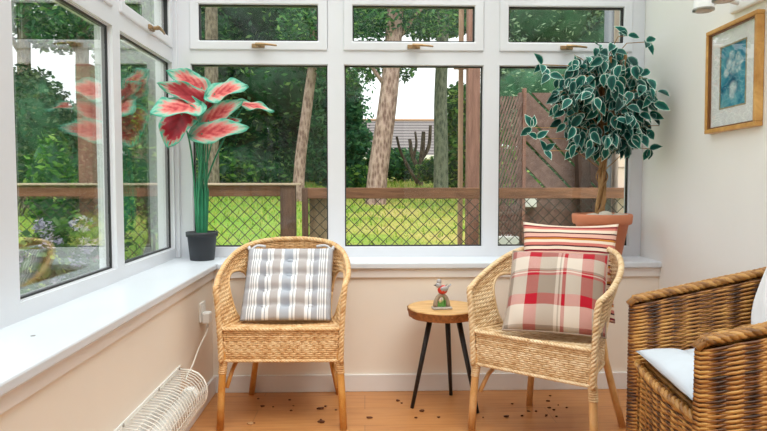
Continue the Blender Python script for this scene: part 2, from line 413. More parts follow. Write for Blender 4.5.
def sym(pts): return pts + [(-x, y, z) for x, y, z in reversed(pts[:-1])]
def make_tub_chair(label, loc, rz, cane, backm, group, pole):
    t = thing('wicker_armchair', label, 'chair', loc, rz, group)
    rim = catmull(sym([(-.262, -.232, .592), (-.273, -.13, .626), (-.264, -.01, .672), (-.232, .09, .711), (-.176, .175, .735), (-.096, .222, .746), (0, .238, .749)]), 10)
    low = catmull(sym([(-.245, -.225, .40), (-.216, -.12, .40), (-.192, -.02, .40), (-.178, .08, .40), (-.148, .155, .40), (-.085, .198, .40), (0, .210, .40)]), 10)
    RA, LA = Arc(rim), Arc(low); LEN = RA.L; HV = .37
    def S(u, v):          # v measured downwards from the rim; clipped at the seat
        a = RA.at(u); b = LA.at(u / LEN * LA.L); h = a.z - b.z
        return a.lerp(b, min(1, v / h))
    def hole(u, v):       # the oval opening under each arm
        p = S(u, v); uu = min(u, LEN - u)
        if v > RA.at(u).z - LA.at(u / LEN * LA.L).z: return False
        c = .285; return abs((uu - c) / .105) ** 2.6 + abs((p.z - .52) / .108) ** 2.6 > 1
    weave('arm_band', S, LEN, HV, .0078, .024, cane, backm, t, mask=hole)
    # opening borders, front edge and rim in braided cane
    for sd in (0, 1):
        b = MB(); pts = []
        for k in range(41):
            an = 2 * PI * k / 40; u = .285 + .107 * (abs(math.cos(an)) ** .77) * (1 if math.cos(an) >= 0 else -1); z = .52 + .110 * (abs(math.sin(an)) ** .77) * (1 if math.sin(an) >= 0 else -1)
            uu = u if sd == 0 else LEN - u
            a = RA.at(uu); q = LA.at(uu / LEN * LA.L); z = max(z, .412); pts.append(a.lerp(q, (a.z - z) / (a.z - q.z)))
        b.tube(pts, .0065, 6); b.build('opening_border', cane, t)
    r_ = MB()
    front = lambda s_: [(s_ * .246, -.230, .285), (s_ * .25, -.232, .40), (s_ * .257, -.236, .52), (s_ * .262, -.238, .575), (s_ * .264, -.234, .596)]
    path = catmull([*front(-1)], 8) + [Vector(p) + Vector((0, 0, .006)) for p in rim[1:-1]] + list(reversed(catmull([*front(1)], 8)))
    braid(r_, path, .0115, 20)
    r_.build('braided_rim', cane, t)
    # apron all round
    pl = catmull([(0, -.232, 0), (.15, -.231, 0), (.225, -.229, 0), (.243, -.216, 0), (.217, -.12, 0), (.193, -.02, 0), (.179, .08, 0), (.149, .155, 0), (.086, .198, 0), (0, .210, 0)], 8)
    pl = pl + [Vector((-p.x, p.y, 0)) for p in reversed(pl[:-1])]
    PA = Arc(pl)
    weave('apron', lambda u, v: PA.at(u) * (1 - .03 * v / .13) + Vector((0, 0, .422 - v)), PA.L, .132, .0084, .0175, cane, backm, t, pair=2, amp=.0020)
    e = MB(); braid(e, [p + Vector((0, 0, .423)) for p in pl], .008, 24); braid(e, [p * .975 + Vector((0, 0, .290)) for p in pl], .006, 24); e.build('edge_binding', cane, t)
    # seat
    def sw(y): return float(np.interp(y, [-.226, -.12, -.02, .08, .155, .195], [.238, .212, .189, .175, .145, .088]))
    weave('seat', lambda u, v: Vector(((u / .24 - 1) * sw(-.226 + v), -.226 + v, .420 - .012 * math.sin(PI * u / .48) * math.sin(PI * v / .42))), .48, .42, .008, .026, cane, backm, t)
    for sx in (-1, 1):
        g = MB(); g.tube([(sx * .256, -.224, 0), (sx * .250, -.222, .14), (sx * .240, -.214, .30), (sx * .240, -.205, .40)], .0155, 12)
        lg = g.build('leg', pole, t)
        w = MB()
        for k in range(7): w.lathe([(.0165, -.004), (.0185, 0), (.0165, .004)], (sx * (.240 + .0015 * k * .5), -.2135 - .0006 * k, .29 - .0085 * k), 12)
        w.build('cane_wrap', cane, lg)
        g = MB(); g.tube([(sx * .212, .222, 0), (sx * .187, .184, .14), (sx * .160, .145, .30), (sx * .150, .13, .40)], .0145, 12); g.build('leg', pole, t)
        g = MB(); g.tube([(sx * .232, -.2, .17), (sx * .216, -.16, .235), (sx * .196, -.08, .292)], .009, 8); g.build('brace', pole, t)
    return t
CH1 = (-.341, 2.845, 0); CH2 = (.778, 2.575, 0); CH2R = math.radians(-40)
c1 = make_tub_chair('honey wicker armchair holding the grey striped cushion, under the back window', CH1, math.radians(-1), CANE, CANE_B, 'wicker armchairs by the back window', POLE)
c2 = make_tub_chair('paler wicker armchair turned sideways, holding the red tartan cushion', CH2, CH2R, PALE, PALE_B, 'wicker armchairs by the back window', POLE2)

# ------------------------------------------------------------------ brown rattan armchair
def make_brown():
    t = thing('rattan_armchair', 'chunky dark brown rattan armchair with a pale seat cushion, against the right wall', 'chair', (1.128, 1.705, 0), math.radians(-96.8))
    # local: front -Y, x across.  half width .30, front y=-.305, back y=.30
    hw, yf, yb, zf = .292, -.315, .272, .646
    def top(y): return zf + .235 * (y - yf) if y < yb else zf + .235 * (yb - yf)
    th = .042
    rims = MB()
    for sx in (-1, 1):
        a = t_ = sx
        # arm as a padded woven wall: outer face, front edge and inner face in one wrap
        xo, xi = sx * hw, sx * (hw - th)
        plan = catmull([(xo, yb, 0), (xo, .1, 0), (xo, -.1, 0), (xo, yf + .04, 0), (xo - sx * .006, yf + .012, 0), (xo - sx * th / 2, yf, 0), (xi + sx * .006, yf + .012, 0), (xi, yf + .04, 0), (xi, -.1, 0), (xi, .1, 0), (xi, yb - .05, 0)], 8)
        A = Arc(plan)
        if sx > 0: fn = lambda u, v, A=A: (lambda p: Vector((p.x, p.y, (top(p.y) - .012) * (1 - v / .82) + .012 * v / .82)))(A.at(A.L - u))
        else: fn = lambda u, v, A=A: (lambda p: Vector((p.x, p.y, (top(p.y) - .012) * (1 - v / .82) + .012 * v / .82)))(A.at(u))
        weave('arm', fn, A.L, .82, .0074, .040, BROWN, BROWN_B, t, rn=.0034, amp=.0030, cols=.16, pair=1)
        xm = sx * (hw - th / 2)
        capm = MB()
        for k in range(1, 4):
            off = (k - 2) * .0125
            capm.tube([(xm + off, y, top(y) + .000 + .006 * math.cos((k - 2) * .6) + (0.0 if i else -.014)) for i, y in enumerate([yf - .001, yf + .02] + [yf + .04 + (yb - yf - .04) * q / 20 for q in range(21)])], .0078, 8)
        for dxx in (-.010, .010): braid(capm, [(xm + dxx, y, top(y) + .004) for y in [yf + .014 + (yb - yf - .014) * q / 24 for q in range(25)]], .0115, 19)
        capm.build('arm_rim', BROWN_R, t)
    # back: outer and inner faces
    zb = top(yb)
    def bk(x): return zb + .035 * (1 - (x / hw) ** 2)
    pb = Arc([(x, yb + .012, 0) for x in (-hw, -.15, 0, .15, hw)])
    weave('backrest', lambda u, v: (lambda p: Vector((p.x, p.y, bk(p.x) * (1 - v / .85) + .012 * v / .85)))(pb.at(pb.L - u)), pb.L, .85, .0074, .040, BROWN, BROWN_B, t, rn=.0034, amp=.0030, cols=.16, pair=1)
    pi = Arc([(x, yb - .05, 0) for x in (-hw + th, -.1, 0, .1, hw - th)])
    weave('backrest_lining', lambda u, v: (lambda p: Vector((p.x, p.y + .03 * v, bk(p.x) - v)))(pi.at(u)), pi.L, .40, .0074, .040, BROWN, BROWN_B, t, rn=.0034, amp=.0030, cols=.16, pair=1)
    q = MB(); 
    for k in range(5): q.tube([(x, yb + .012 - k * .0155, bk(x) + .008 * math.cos((k - 2) * .6)) for x in np.linspace(-hw, hw, 21)], .0085, 8)
    q.build('back_rim', BROWN_R, t)
    # seat and front apron
    x1 = hw - th + .004
    weave('front_apron', lambda u, v: Vector((-x1 + u, yf + .028 - .016 * math.sin(PI * u / (2 * x1)), .445 - v)), 2 * x1, .43, .0080, .036, BROWN, BROWN_B, t, rn=.0034, amp=.0030, cols=.16, pair=1)
    weave('seat', lambda u, v: Vector((-x1 + u, yf + .03 + v, .445)), 2 * x1, .53, .0125, .058, BROWN, BROWN_B, t, rn=.0034, amp=.0030, cols=.16, pair=1)
    q = MB(); braid(q, [(x, yf + .026 - .016 * math.cos(PI * x / (2 * x1)), .450) for x in np.linspace(-x1, x1, 25)], .013, 14)
    for k in range(3): q.tube([(x, yf + .05 + k * .014, .449) for x in np.linspace(-x1, x1, 9)], .008, 8)
    q.build('seat_edge', BROWN_R, t)
    return t
BR = make_brown()

# ------------------------------------------------------------------ cushions
def pillow_mesh(w, h, th, n=36, tuft=None, sag=0, pinch=.05, seed=1, boxy=2.2):
    R = random.Random(seed); ph = [R.random() * 6 for _ in range(6)]
    V = []; UV = []; F = []
    for side in (1, -1):
        for j in range(n + 1):
            for i in range(n + 1):
                a = 2 * i / n - 1; b = 2 * j / n - 1
                pr = max(0, (1 - abs(a) ** boxy)) ** .55 * max(0, (1 - abs(b) ** boxy)) ** .55
                x = a * w / 2 * (1 - pinch * (1 - b * b) * abs(a) ** 3 ); y = b * h / 2 * (1 - pinch * (1 - a * a) * abs(b) ** 3)
                z = th / 2 * pr * (1 + .10 * math.sin(4 * a + ph[0]) * math.sin(3 * b + ph[1]) + .06 * math.sin(9 * a + 4 * b + ph[2]))
                if tuft:
                    for tx, ty in tuft: z -= .62 * th / 2 * pr * math.exp(-(((a - tx) * w / 2) ** 2 + ((b - ty) * h / 2) ** 2) / .0007)
                    for ty in sorted({q[1] for q in tuft}): z -= .5 * th / 2 * pr * math.exp(-((b - ty) * h / 2) ** 2 / .00018)
                z += sag * (a * a - 1) 
                V.append((x, y, side * z if sag == 0 else z * side)); UV.append((i / n, j / n))
    m = (n + 1) ** 2
    for s_ in (0, 1):
        for j in range(n):
            for i in range(n):
                q = [s_ * m + j * (n + 1) + i, s_ * m + j * (n + 1) + i + 1, s_ * m + (j + 1) * (n + 1) + i + 1, s_ * m + (j + 1) * (n + 1) + i]
                F.append(q if s_ == 0 else q[::-1])
    # weld the borders
    idx = {}; remap = list(range(2 * m)); 
    for k in range(m):
        i, j = k % (n + 1), k // (n + 1)
        if i in (0, n) or j in (0, n): remap[m + k] = k
    F = [[remap[q] for q in f] for f in F]
    return np.array(V), np.array(F), np.array(UV)
def place(o, c, ux, uy):
    """lay an object so that its x runs along ux and its y along uy"""
    ux = Vector(ux).normalized(); uy = Vector(uy); uy = (uy - ux * uy.dot(ux)).normalized(); uz = ux.cross(uy)
    M4 = Matrix((ux, uy, uz)).transposed().to_4x4(); M4.translation = Vector(c); o.matrix_world = M4
def stripes(nt, coord, stops):
    r = ramp(nt, stops, True); L(nt, coord, r.inputs[0]); return r.outputs[0]
def uvxy(nt):
    c = N(nt, 'ShaderNodeTexCoord'); s_ = N(nt, 'ShaderNodeSeparateXYZ'); L(nt, c.outputs['UV'], s_.inputs[0]); return s_.outputs[0], s_.outputs[1], c.outputs['UV']
def fabric(nt, b, sc=260):
    n = noise(nt, sc, 2, objco(nt)); bump(nt, b, n.outputs[0], .25, .002); b.inputs['Roughness'].default_value = .9; b.inputs['Specular IOR Level'].default_value = .15
    b.inputs['Sheen Weight'].default_value = .1
def in_chair(loc, rz, p):
    c, s_ = math.cos(rz), math.sin(rz); return Vector((loc[0] + c * p[0] - s_ * p[1], loc[1] + s_ * p[0] + c * p[1], p[2]))

# grey striped seat pad, tied to the back of the left chair
m, nt, b = nmat('grey_stripe_cotton'); ux, uy, _ = uvxy(nt)
GR, WH, BE, BL = srgb(166, 166, 172), srgb(230, 229, 230), srgb(178, 171, 170), srgb(174, 178, 188)
st = [(0, GR), (.065, WH), (.078, GR), (.09, WH), (.105, GR), (.117, WH), (.135, GR), (.147, WH), (.165, GR), (.235, WH), (.262, GR), (.276, WH), (.31, BE), (.40, WH), (.43, BL), (.535, WH), (.565, GR), (.578, WH), (.60, BE), (.70, WH), (.735, GR), (.748, WH), (.775, GR), (.84, WH), (.855, GR), (.868, WH), (.88, GR), (.892, WH), (.905, GR), (.925, WH), (.94, GR)]
def many(nt, coord, st):     # a ramp holds 32 stops at most
    return stripes(nt, coord, st[:32])
L(nt, many(nt, ux, st), b.inputs['Base Color']); fabric(nt, b)
tf = [(x, y) for x in (-.52, 0, .52) for y in (-.62, -.2, .22, .64)]
V, F, UV = pillow_mesh(.392, .375, .075, 56, tf, pinch=.02, seed=3, boxy=3.4)
o = np_mesh('seat_cushion', V, F, m, uv=UV, smooth=True)
q0 = in_chair(CH1, 0, (0.0, -.118, .432)); q1 = in_chair(CH1, 0, (.002, .125, .722))
place(o, (q0 + q1) / 2, (1, 0, 0), q1 - q0)
tag(o, 'grey and white striped tufted cushion leaning in the left wicker chair', 'cushion')
GREYF = plain('grey_tie', srgb(196, 196, 200), .9)
for sx in (-1, 1):
    tie = MB(); x = sx * .188
    pts = [Vector((x, .176, .0)), Vector((x + sx * .012, .205, -.012)), Vector((x + sx * .004, .215, -.05)), Vector((x - sx * .02, .19, -.072))]
    tie.tube(catmull(pts, 5), [.009] * 15 + [.007], 6)
    tie.tube(catmull([(x - sx * .004, .18, 0), (x - sx * .03, .202, .0), (x - sx * .07, .19, .012)], 5), .006, 6)
    tie.build('tie', GREYF, o)

# red tartan cushion
m, nt, b = nmat('red_tartan'); ux, uy, _ = uvxy(nt)
CR, RE, TP, RO = srgb(212, 198, 184), srgb(172, 22, 40), srgb(146, 130, 116), srgb(198, 92, 96)
wx = stripes(nt, ux, [(0, TP), (.05, CR), (.20, RE), (.325, TP), (.50, CR), (.53, TP), (.545, CR), (.565, RE), (.60, CR), (.75, RE), (.865, TP), (.97, RE)])
wy = stripes(nt, uy, [(0, TP), (.04, CR), (.25, RE), (.375, TP), (.60, RE), (.63, CR), (.645, RE), (.66, TP), (.685, CR), (.86, RE), (.97, TP)])
ck = N(nt, 'ShaderNodeTexChecker'); ck.inputs['Scale'].default_value = 190; ck.inputs[1].default_value = (0.35, .35, .35, 1); ck.inputs[2].default_value = (.65, .65, .65, 1)
L(nt, N(nt, 'ShaderNodeTexCoord').outputs['UV'], ck.inputs[0])
L(nt, mix(nt, ck.outputs[0], wx, wy), b.inputs['Base Color']); fabric(nt, b)
V, F, UV = pillow_mesh(.382, .375, .125, 40, pinch=.035, seed=5, boxy=2.6)
o = np_mesh('throw_cushion', V, F, m, uv=UV, smooth=True)
q0 = Vector((.702, 2.395, .452)); q1 = Vector((.822, 2.61, .735)); rt = in_chair((0, 0, 0), math.radians(-22), (1, 0, 0))
place(o, (q0 + q1) / 2, rt + Vector((0, 0, .0)), q1 - q0)
tag(o, 'red and beige tartan square cushion in front in the turned wicker chair', 'cushion')
pipe = MB(); n_ = 56
pp = [tuple(V[i]) for i in list(range(0, 41))] + [tuple(V[41 * j + 40]) for j in range(1, 41)] + [tuple(V[41 * 40 + i]) for i in range(39, -1, -1)] + [tuple(V[41 * j]) for j in range(39, 0, -1)]
pipe.tube(pp, .0035, 6, closed=True); pipe.build('piping', plain('taupe_piping', srgb(168, 148, 132), .9), o)

# striped cushion behind it
m, nt, b = nmat('multistripe_knit'); ux, uy, _ = uvxy(nt)
PK, MA, OC, CRM, DK, RS = srgb(226, 176, 160), srgb(128, 36, 46), srgb(196, 128, 58), srgb(236, 214, 194), srgb(78, 34, 40), srgb(206, 120, 108)
stp = [(0, PK), (.05, MA), (.08, CRM), (.13, DK), (.155, RS), (.20, CRM), (.25, OC), (.28, MA), (.30, PK), (.36, DK), (.385, CRM), (.44, RS), (.48, MA), (.505, CRM), (.57, DK), (.59, OC), (.625, PK), (.68, CRM), (.72, OC), (.745, MA), (.765, PK), (.825, OC), (.86, DK), (.88, CRM), (.93, MA), (.95, PK)]
nz = noise(nt, 6, 2, objco(nt)); mm = N(nt, 'ShaderNodeMath', operation='MULTIPLY_ADD'); mm.inputs[1].default_value = .012; L(nt, nz.outputs[0], mm.inputs[0]); L(nt, uy, mm.inputs[2])
m5 = N(nt, 'ShaderNodeMath', operation='MULTIPLY'); m5.inputs[1].default_value = 1.55; L(nt, mm.outputs[0], m5.inputs[0]); m6 = N(nt, 'ShaderNodeMath', operation='FRACT'); L(nt, m5.outputs[0], m6.inputs[0])
L(nt, stripes(nt, m6.outputs[0], stp), b.inputs['Base Color']); fabric(nt, b, 190)
V, F, UV = pillow_mesh(.40, .42, .10, 36, pinch=.075, seed=8, boxy=2.4)
o = np_mesh('throw_cushion', V, F, m, uv=UV, smooth=True)
q0 = Vector((.842, 2.62, .455)); q1 = Vector((.882, 2.75, .85)); rt = in_chair((0, 0, 0), math.radians(-24), (1, 0, 0))
place(o, (q0 + q1) / 2, rt, q1 - q0)
tag(o, 'pink maroon and ochre striped cushion standing behind the tartan one', 'cushion')

# pale cushions in the brown chair
BLW = plain('pale_blue_cotton', srgb(206, 213, 222), .9, .02, 20)
V, F, UV = pillow_mesh(.455, .44, .08, 30, [(-.4, -.4), (.4, -.4), (-.4, .4), (.4, .4)], pinch=.02, seed=9, boxy=3)
o = np_mesh('seat_cushion', V, F, BLW, uv=UV, smooth=True); brl, brr = (1.128, 1.705, 0), math.radians(-96.8)
c_ = in_chair(brl, brr, (0, -.085, .497)); place(o, c_, in_chair((0, 0, 0), brr, (1, 0, 0)), in_chair((0, 0, 0), brr, (0, 1, 0)))
tag(o, 'pale blue-white seat pad lying flat in the brown rattan armchair', 'cushion')
V, F, UV = pillow_mesh(.38, .36, .15, 30, pinch=.04, seed=10)
o = np_mesh('pillow', V, F, plain('white_cotton', srgb(238, 238, 240), .9), uv=UV, smooth=True)
q0 = in_chair(brl, brr, (.0, .03, .555)); q1 = in_chair(brl, brr, (.0, .105, .86)); place(o, (q0 + q1) / 2, in_chair((0, 0, 0), brr, (1, 0, 0)), q1 - q0)
tag(o, 'white pillow leaning on the backrest of the brown rattan armchair', 'pillow')

# ------------------------------------------------------------------ side table with bird ornament
TB = (.362, 2.885)
t = thing('side_table', 'small round live-edge wooden side table on three black legs', 'table', (*TB, 0))
m, nt, b = nmat('table_wood'); co = objco(nt, (1, 5, 1)); n = noise(nt, 9, 5, co, .6, .5); r = ramp(nt, [(.3, srgb(198, 148, 88)), (.7, srgb(228, 186, 128))]); L(nt, n.outputs[0], r.inputs[0]); L(nt, r.outputs[0], b.inputs['Base Color']); b.inputs['Roughness'].default_value = .4
R = random.Random(4); NS = 64; edge = [1 + .02 * math.sin(3 * 2 * PI * k / NS + 1) + .012 * math.sin(7 * 2 * PI * k / NS) for k in range(NS)]
def disc(mb, prof):
    vs = []; fs = []
    for r_, z in prof:
        for k in range(NS): a = 2 * PI * k / NS; vs.append((r_ * edge[k] * math.cos(a), r_ * edge[k] * math.sin(a), z))
    for i in range(len(prof) - 1):
        for k in range(NS): fs.append((i * NS + k, i * NS + (k + 1) % NS, (i + 1) * NS + (k + 1) % NS, (i + 1) * NS + k))
    fs.append(tuple(range(NS - 1, -1, -1))); fs.append(tuple((len(prof) - 1) * NS + k for k in range(NS))); mb.add(vs, fs)
tp = MB(); disc(tp, [(.150, .418), (.160, .419), (.1655, .443), (.1655, .4575), (.163, .460), (.155, .460)]); top_o = tp.build('tabletop', m, t)
bk = MB(); vs = []; fs = []
for i, z in enumerate((.4195, .431, .443, .4555)):
    for k in range(NS): a = 2 * PI * k / NS; rr = (.161 + (z - .4195) * .18 + (R.random() * .0035)) * edge[k]; vs.append((rr * math.cos(a), rr * math.sin(a), z))
for i in range(3):
    for k in range(NS): fs.append((i * NS + k, i * NS + (k + 1) % NS, (i + 1) * NS + (k + 1) % NS, (i + 1) * NS + k))
bk.add(vs, fs); bk.build('bark_edge', plain('bark_edge', srgb(150, 92, 44), .7, .35, 60, bmp=.4), top_o)
LEGB = plain('black_steel', (.012, .013, .016), .4)
for fx, fy in ((.215, 2.859), (.416, 3.031), (.502, 2.787)):
    dx, dy = fx - TB[0], fy - TB[1]
    g = MB(); g.tube([(dx, dy, 0), (dx * .42, dy * .42, .419)], [.0085, .013], 12); g.lathe([(.03, .412), (.03, .419)], (dx * .42, dy * .42, 0), 14); g.build('leg', LEGB, t)
t = thing('bird_ornament', 'small red-breasted bird ornament perched on a stone arch, on the side table', 'ornament', (TB[0] - .018, TB[1] - .055, .460), math.radians(8))
STONE = plain('grey_stone', srgb(176, 166, 156), .8, .2, 60)
g = MB(); g.box(-.042, .045, -.024, .024, 0, .011); ob = g.build('base', STONE, t, bevel=.004)
g = MB(); g.tube([(.029 * math.cos(a), 0, .011 + .052 * math.sin(a)) for a in np.linspace(0, PI, 15)], [.0115, .011, .0105, .010, .010, .0095, .009, .009, .009, .0095, .010, .010, .0105, .011, .0115], 10); g.build('arch', plain('brown_stone', srgb(150, 132, 112), .8, .2, 60), t)
g = MB()
for k in range(9):
    a = k * .7; x = .016 * math.cos(a); y = .01 * math.sin(a); h = .03 + .012 * ((k * 5) % 3)
    g.add([(x - .005, y, .011), (x + .005, y, .011), (x * 1.3 + .002, y * 1.3, .011 + h)], [(0, 1, 2)]); g.add([(x, y - .005, .011), (x, y + .005, .011), (x * 1.3, y * 1.3, .011 + h)], [(0, 1, 2)])
g.build('greenery', plain('green_sprig', srgb(110, 170, 84), .6), t)
g = MB(); g.blob((.004, 0, .087), (.023, .021, .021), 16, 12)
bo = g.build('breast', plain('red_glaze', srgb(206, 50, 36), .3), t)
GB = plain('grey_glaze', srgb(172, 168, 168), .35, .1, 50)
g = MB(); g.blob((-.014, 0, .108), (.0145, .0135, .0135), 14, 10); g.blob((-.012, 0, .124), (.011, .010, .013), 12, 8); g.build('head', GB, t)
g = MB(); g.lathe([(.004, 0), (.0002, .011)], (-.027, 0, .108), 8, axis=Euler((0, -PI / 2, 0)).to_matrix()); g.build('beak', plain('beak', (.05, .04, .03), .4), t)
g = MB(); g.blob((-.023, -.0085, .112), (.002, .002, .002), 8, 6); g.blob((-.023, .0085, .112), (.002, .002, .002), 8, 6); g.build('eye', BLACK, t)
for sy in (-1, 1):
    g = MB(); g.add([(-.008, sy * .019, .1), (.012, sy * .022, .098), (.034, sy * .014, .112), (.014, sy * .02, .082), (-.006, sy * .02, .084)], [(0, 1, 2, 3, 4)]); g.blob((.008, sy * .0175, .094), (.019, .006, .011), 10, 8); g.build('wing', GB, t)
g = MB(); g.add([(.02, -.008, .092), (.02, .008, .092), (.042, .010, .112), (.042, -.010, .112), (.02, -.008, .086), (.02, .008, .086), (.042, .010, .109), (.042, -.010, .109)], [(0, 1, 2, 3), (7, 6, 5, 4), (0, 3, 7, 4), (1, 5, 6, 2), (2, 6, 7, 3)]); g.build('tail', GB, t)

# ------------------------------------------------------------------ red and green foliage plant in the black pot
PT = (-.815, 3.225, ZS)
t = thing('potted_caladium', 'red and green broad-leaved artificial plant in a black pot, in the window corner', 'plant', PT)
g = MB(); g.lathe([(.058, 0), (.060, .004), (.071, .118), (.078, .119), (.079, .142), (.073, .142), (.069, .120)], (0, 0, 0), 32, True, False); pot = g.build('pot', plain('black_pot', srgb(36, 40, 46), .5), t)
g = MB(); g.lathe([(.001, .126), (.069, .122)], (0, 0, 0), 24, False, False); g.build('soil', plain('soil', srgb(140, 98, 52), .95, .4, 60, bmp=.5), pot)
m, nt, b = nmat('caladium_leaf'); ux, uy, uvv = uvxy(nt)
nz = noise(nt, 9, 4, uvv, .65)
# distance from rib (|x|) and leaf length; teal border, pink middle, crimson heart along the veins
ab = N(nt, 'ShaderNodeMath', operation='ABSOLUTE'); L(nt, ux, ab.inputs[0])
vein = N(nt, 'ShaderNodeTexWave'); vein.inputs['Scale'].default_value = 1.3; vein.inputs['Distortion'].default_value = 2.5
cmb = N(nt, 'ShaderNodeCombineXYZ'); sub = N(nt, 'ShaderNodeMath', operation='SUBTRACT'); L(nt, uy, sub.inputs[0]); L(nt, ab.outputs[0], sub.inputs[1]); L(nt, sub.outputs[0], cmb.inputs[0]); L(nt, cmb.outputs[0], vein.inputs['Vector'])
# uv.z not available: border distance is baked as a mesh attribute "edge"
at = N(nt, 'ShaderNodeAttribute', attribute_name='edge')
a1 = N(nt, 'ShaderNodeMath', operation='MULTIPLY_ADD'); a1.inputs[1].default_value = .50; L(nt, nz.outputs[0], a1.inputs[0]); L(nt, at.outputs['Fac'], a1.inputs[2])
a2 = N(nt, 'ShaderNodeMath', operation='MULTIPLY_ADD'); a2.inputs[1].default_value = .13; L(nt, vein.outputs[1], a2.inputs[0]); L(nt, a1.outputs[0], a2.inputs[2])
r = ramp(nt, [(.0, srgb(44, 156, 132)), (.34, srgb(92, 194, 168)), (.50, srgb(168, 220, 198)), (.64, srgb(240, 180, 168)), (.78, srgb(238, 126, 120)), (.98, srgb(200, 40, 60))]); L(nt, a2.outputs[0], r.inputs[0])
r2 = ramp(nt, [(.0, srgb(40, 150, 126)), (.36, srgb(92, 196, 166)), (.48, srgb(196, 150, 136)), (.58, srgb(190, 30, 52)), (.95, srgb(140, 8, 30))]); L(nt, a2.outputs[0], r2.inputs[0])
atk = N(nt, 'ShaderNodeAttribute', attribute_name='deep')
cc = mix(nt, atk.outputs['Fac'], r.outputs[0], r2.outputs[0])
L(nt, cc, b.inputs['Base Color']); b.inputs['Roughness'].default_value = .55
tr = N(nt, 'ShaderNodeBsdfTranslucent'); L(nt, cc, tr.inputs[0]); mx = N(nt, 'ShaderNodeMixShader'); mx.inputs[0].default_value = .25
L(nt, b.outputs[0], mx.inputs[1]); L(nt, tr.outputs[0], mx.inputs[2]); L(nt, mx.outputs[0], nt.nodes['Material Output'].inputs[0]); CALM = m
STEMG = plain('green_stem', srgb(44, 128, 92), .5, .2, 20)
def cal_leaf(base, tip, up, width, deep, curl=.25, parent=None):
    """heart shaped leaf: base = where the stalk joins, tip = point, up = face normal"""
    base = Vector(base); tip = Vector(tip); d = tip - base; ln = d.length; d.normalize(); up = Vector(up); up = (up - d * up.dot(d)).normalized(); sd = d.cross(up)
    NI, NJ = 16, 22; vs = []; uv = []; ed = []
    def halfw(s_):                                  # s from -.28 (lobes) to 1 (tip)
        q = (s_ + .28) / 1.28; return (max(0, math.sin(PI * min(1, q ** .74))) ** .62) * (1 - .22 * q) * 1.1 if 0 < q < 1 else 0
    for j in range(NJ + 1):
        s_ = -.28 + 1.28 * j / NJ; hwid = halfw(s_) * width * .61
        for i in range(NI + 1):
            a = 2 * i / NI - 1; x = a * hwid; y = s_ * ln
            wav = .012 * math.sin(9 * s_ + 3 * a) * abs(a) ** 2 + .06 * width * abs(a) ** 1.4 - curl * ln * max(0, s_) ** 2 * .5 - .10 * width * (1 - abs(a)) ** 3 * 0.3
            p = base + d * y + sd * x + up * wav; vs.append(p); uv.append((a * .5, s_))
            ed.append(max(0, min(1, 1.05 * (1 - abs(a) ** 1.6) * min(1, (1 - max(0, s_)) * 2.0) * min(1, (s_ + .30) * 3.2))) * .56)
    fs = [(j * (NI + 1) + i, j * (NI + 1) + i + 1, (j + 1) * (NI + 1) + i + 1, (j + 1) * (NI + 1) + i) for j in range(NJ) for i in range(NI)]
    mb = MB(); mb.add(vs, fs, True, uv); o = mb.build('leaf', CALM, parent)
    at = o.data.attributes.new('edge', 'FLOAT', 'POINT'); at.data.foreach_set('value', ed)
    at = o.data.attributes.new('deep', 'FLOAT', 'POINT'); at.data.foreach_set('value', [deep] * len(vs))
    so = o.modifiers.new('sol', 'SOLIDIFY'); so.thickness = .0012
    return base
# (base, tip, normal, width, deep)  in pot coordinates
LV = [((.085, -.05, .822), (.250, -.11, .862), (-.05, -.72, .7), .135, .0),
      ((.005, .02, .862), (-.125, -.09, .935), (.25, -.8, .5), .105, .15),
      ((.030, -.03, .785), (-.125, -.215, .856), (.3, -.85, .35), .100, .9),
      ((-.01, -.13, .755), (-.128, -.335, .712), (.15, -.80, .7), .140, .0),
      ((-.055, -.13, .715), (-.095, -.235, .560), (-.2, -.95, -.1), .145, 1.0),
      ((.06, -.08, .690), (.228, -.13, .785), (.25, -.9, .3), .085, .3),
      ((.225, -.03, .774), (.372, -.05, .750), (0, -.7, .7), .050, .0),
      ((.04, -.13, .622), (.262, -.17, .662), (.0, -.88, .5), .105, .3),
      ((.01, -.03, .735), (.115, -.06, .812), (-.3, -.9, .2), .055, .6),
      ((.09, -.07, .655), (.215, -.10, .70), (.0, -.8, .5), .07, 1.0),
      ((-.03, .03, .83), (-.075, .04, .965), (.2, -.9, .2), .11, .0)]
for i, (ba, ti, up, wd, dp) in enumerate(LV):
    p = cal_leaf(ba, ti, up, wd, dp, .22, t); an = i * 2.4
    g = MB(); r0 = .018; pth = catmull([(r0 * math.cos(an), r0 * math.sin(an), .12), (r0 * 1.1 * math.cos(an) + p.x * .12, r0 * math.sin(an) + p.y * .15, .12 + (p.z - .12) * .4), (p.x * .55, p.y * .6, .12 + (p.z - .12) * .75), tuple(p)], 6)
    g.tube(pth, [.0055] * 6 + [.0045] * 7 + [.0035] * 6, 8); g.build('stem', STEMG, t)
g = MB()
for k in range(8):
    an = k * .8 + .3; g.tube(catmull([(.02 * math.cos(an), .02 * math.sin(an), .12), (.028 * math.cos(an), .028 * math.sin(an), .25), (.034 * math.cos(an), .034 * math.sin(an), .36 + .03 * (k % 3))], 5), [.0065] * 5 + [.005] * 5 + [.001], 7)
g.build('sheath', plain('dark_green_sheath', srgb(30, 120, 84), .5, .2, 20), t)

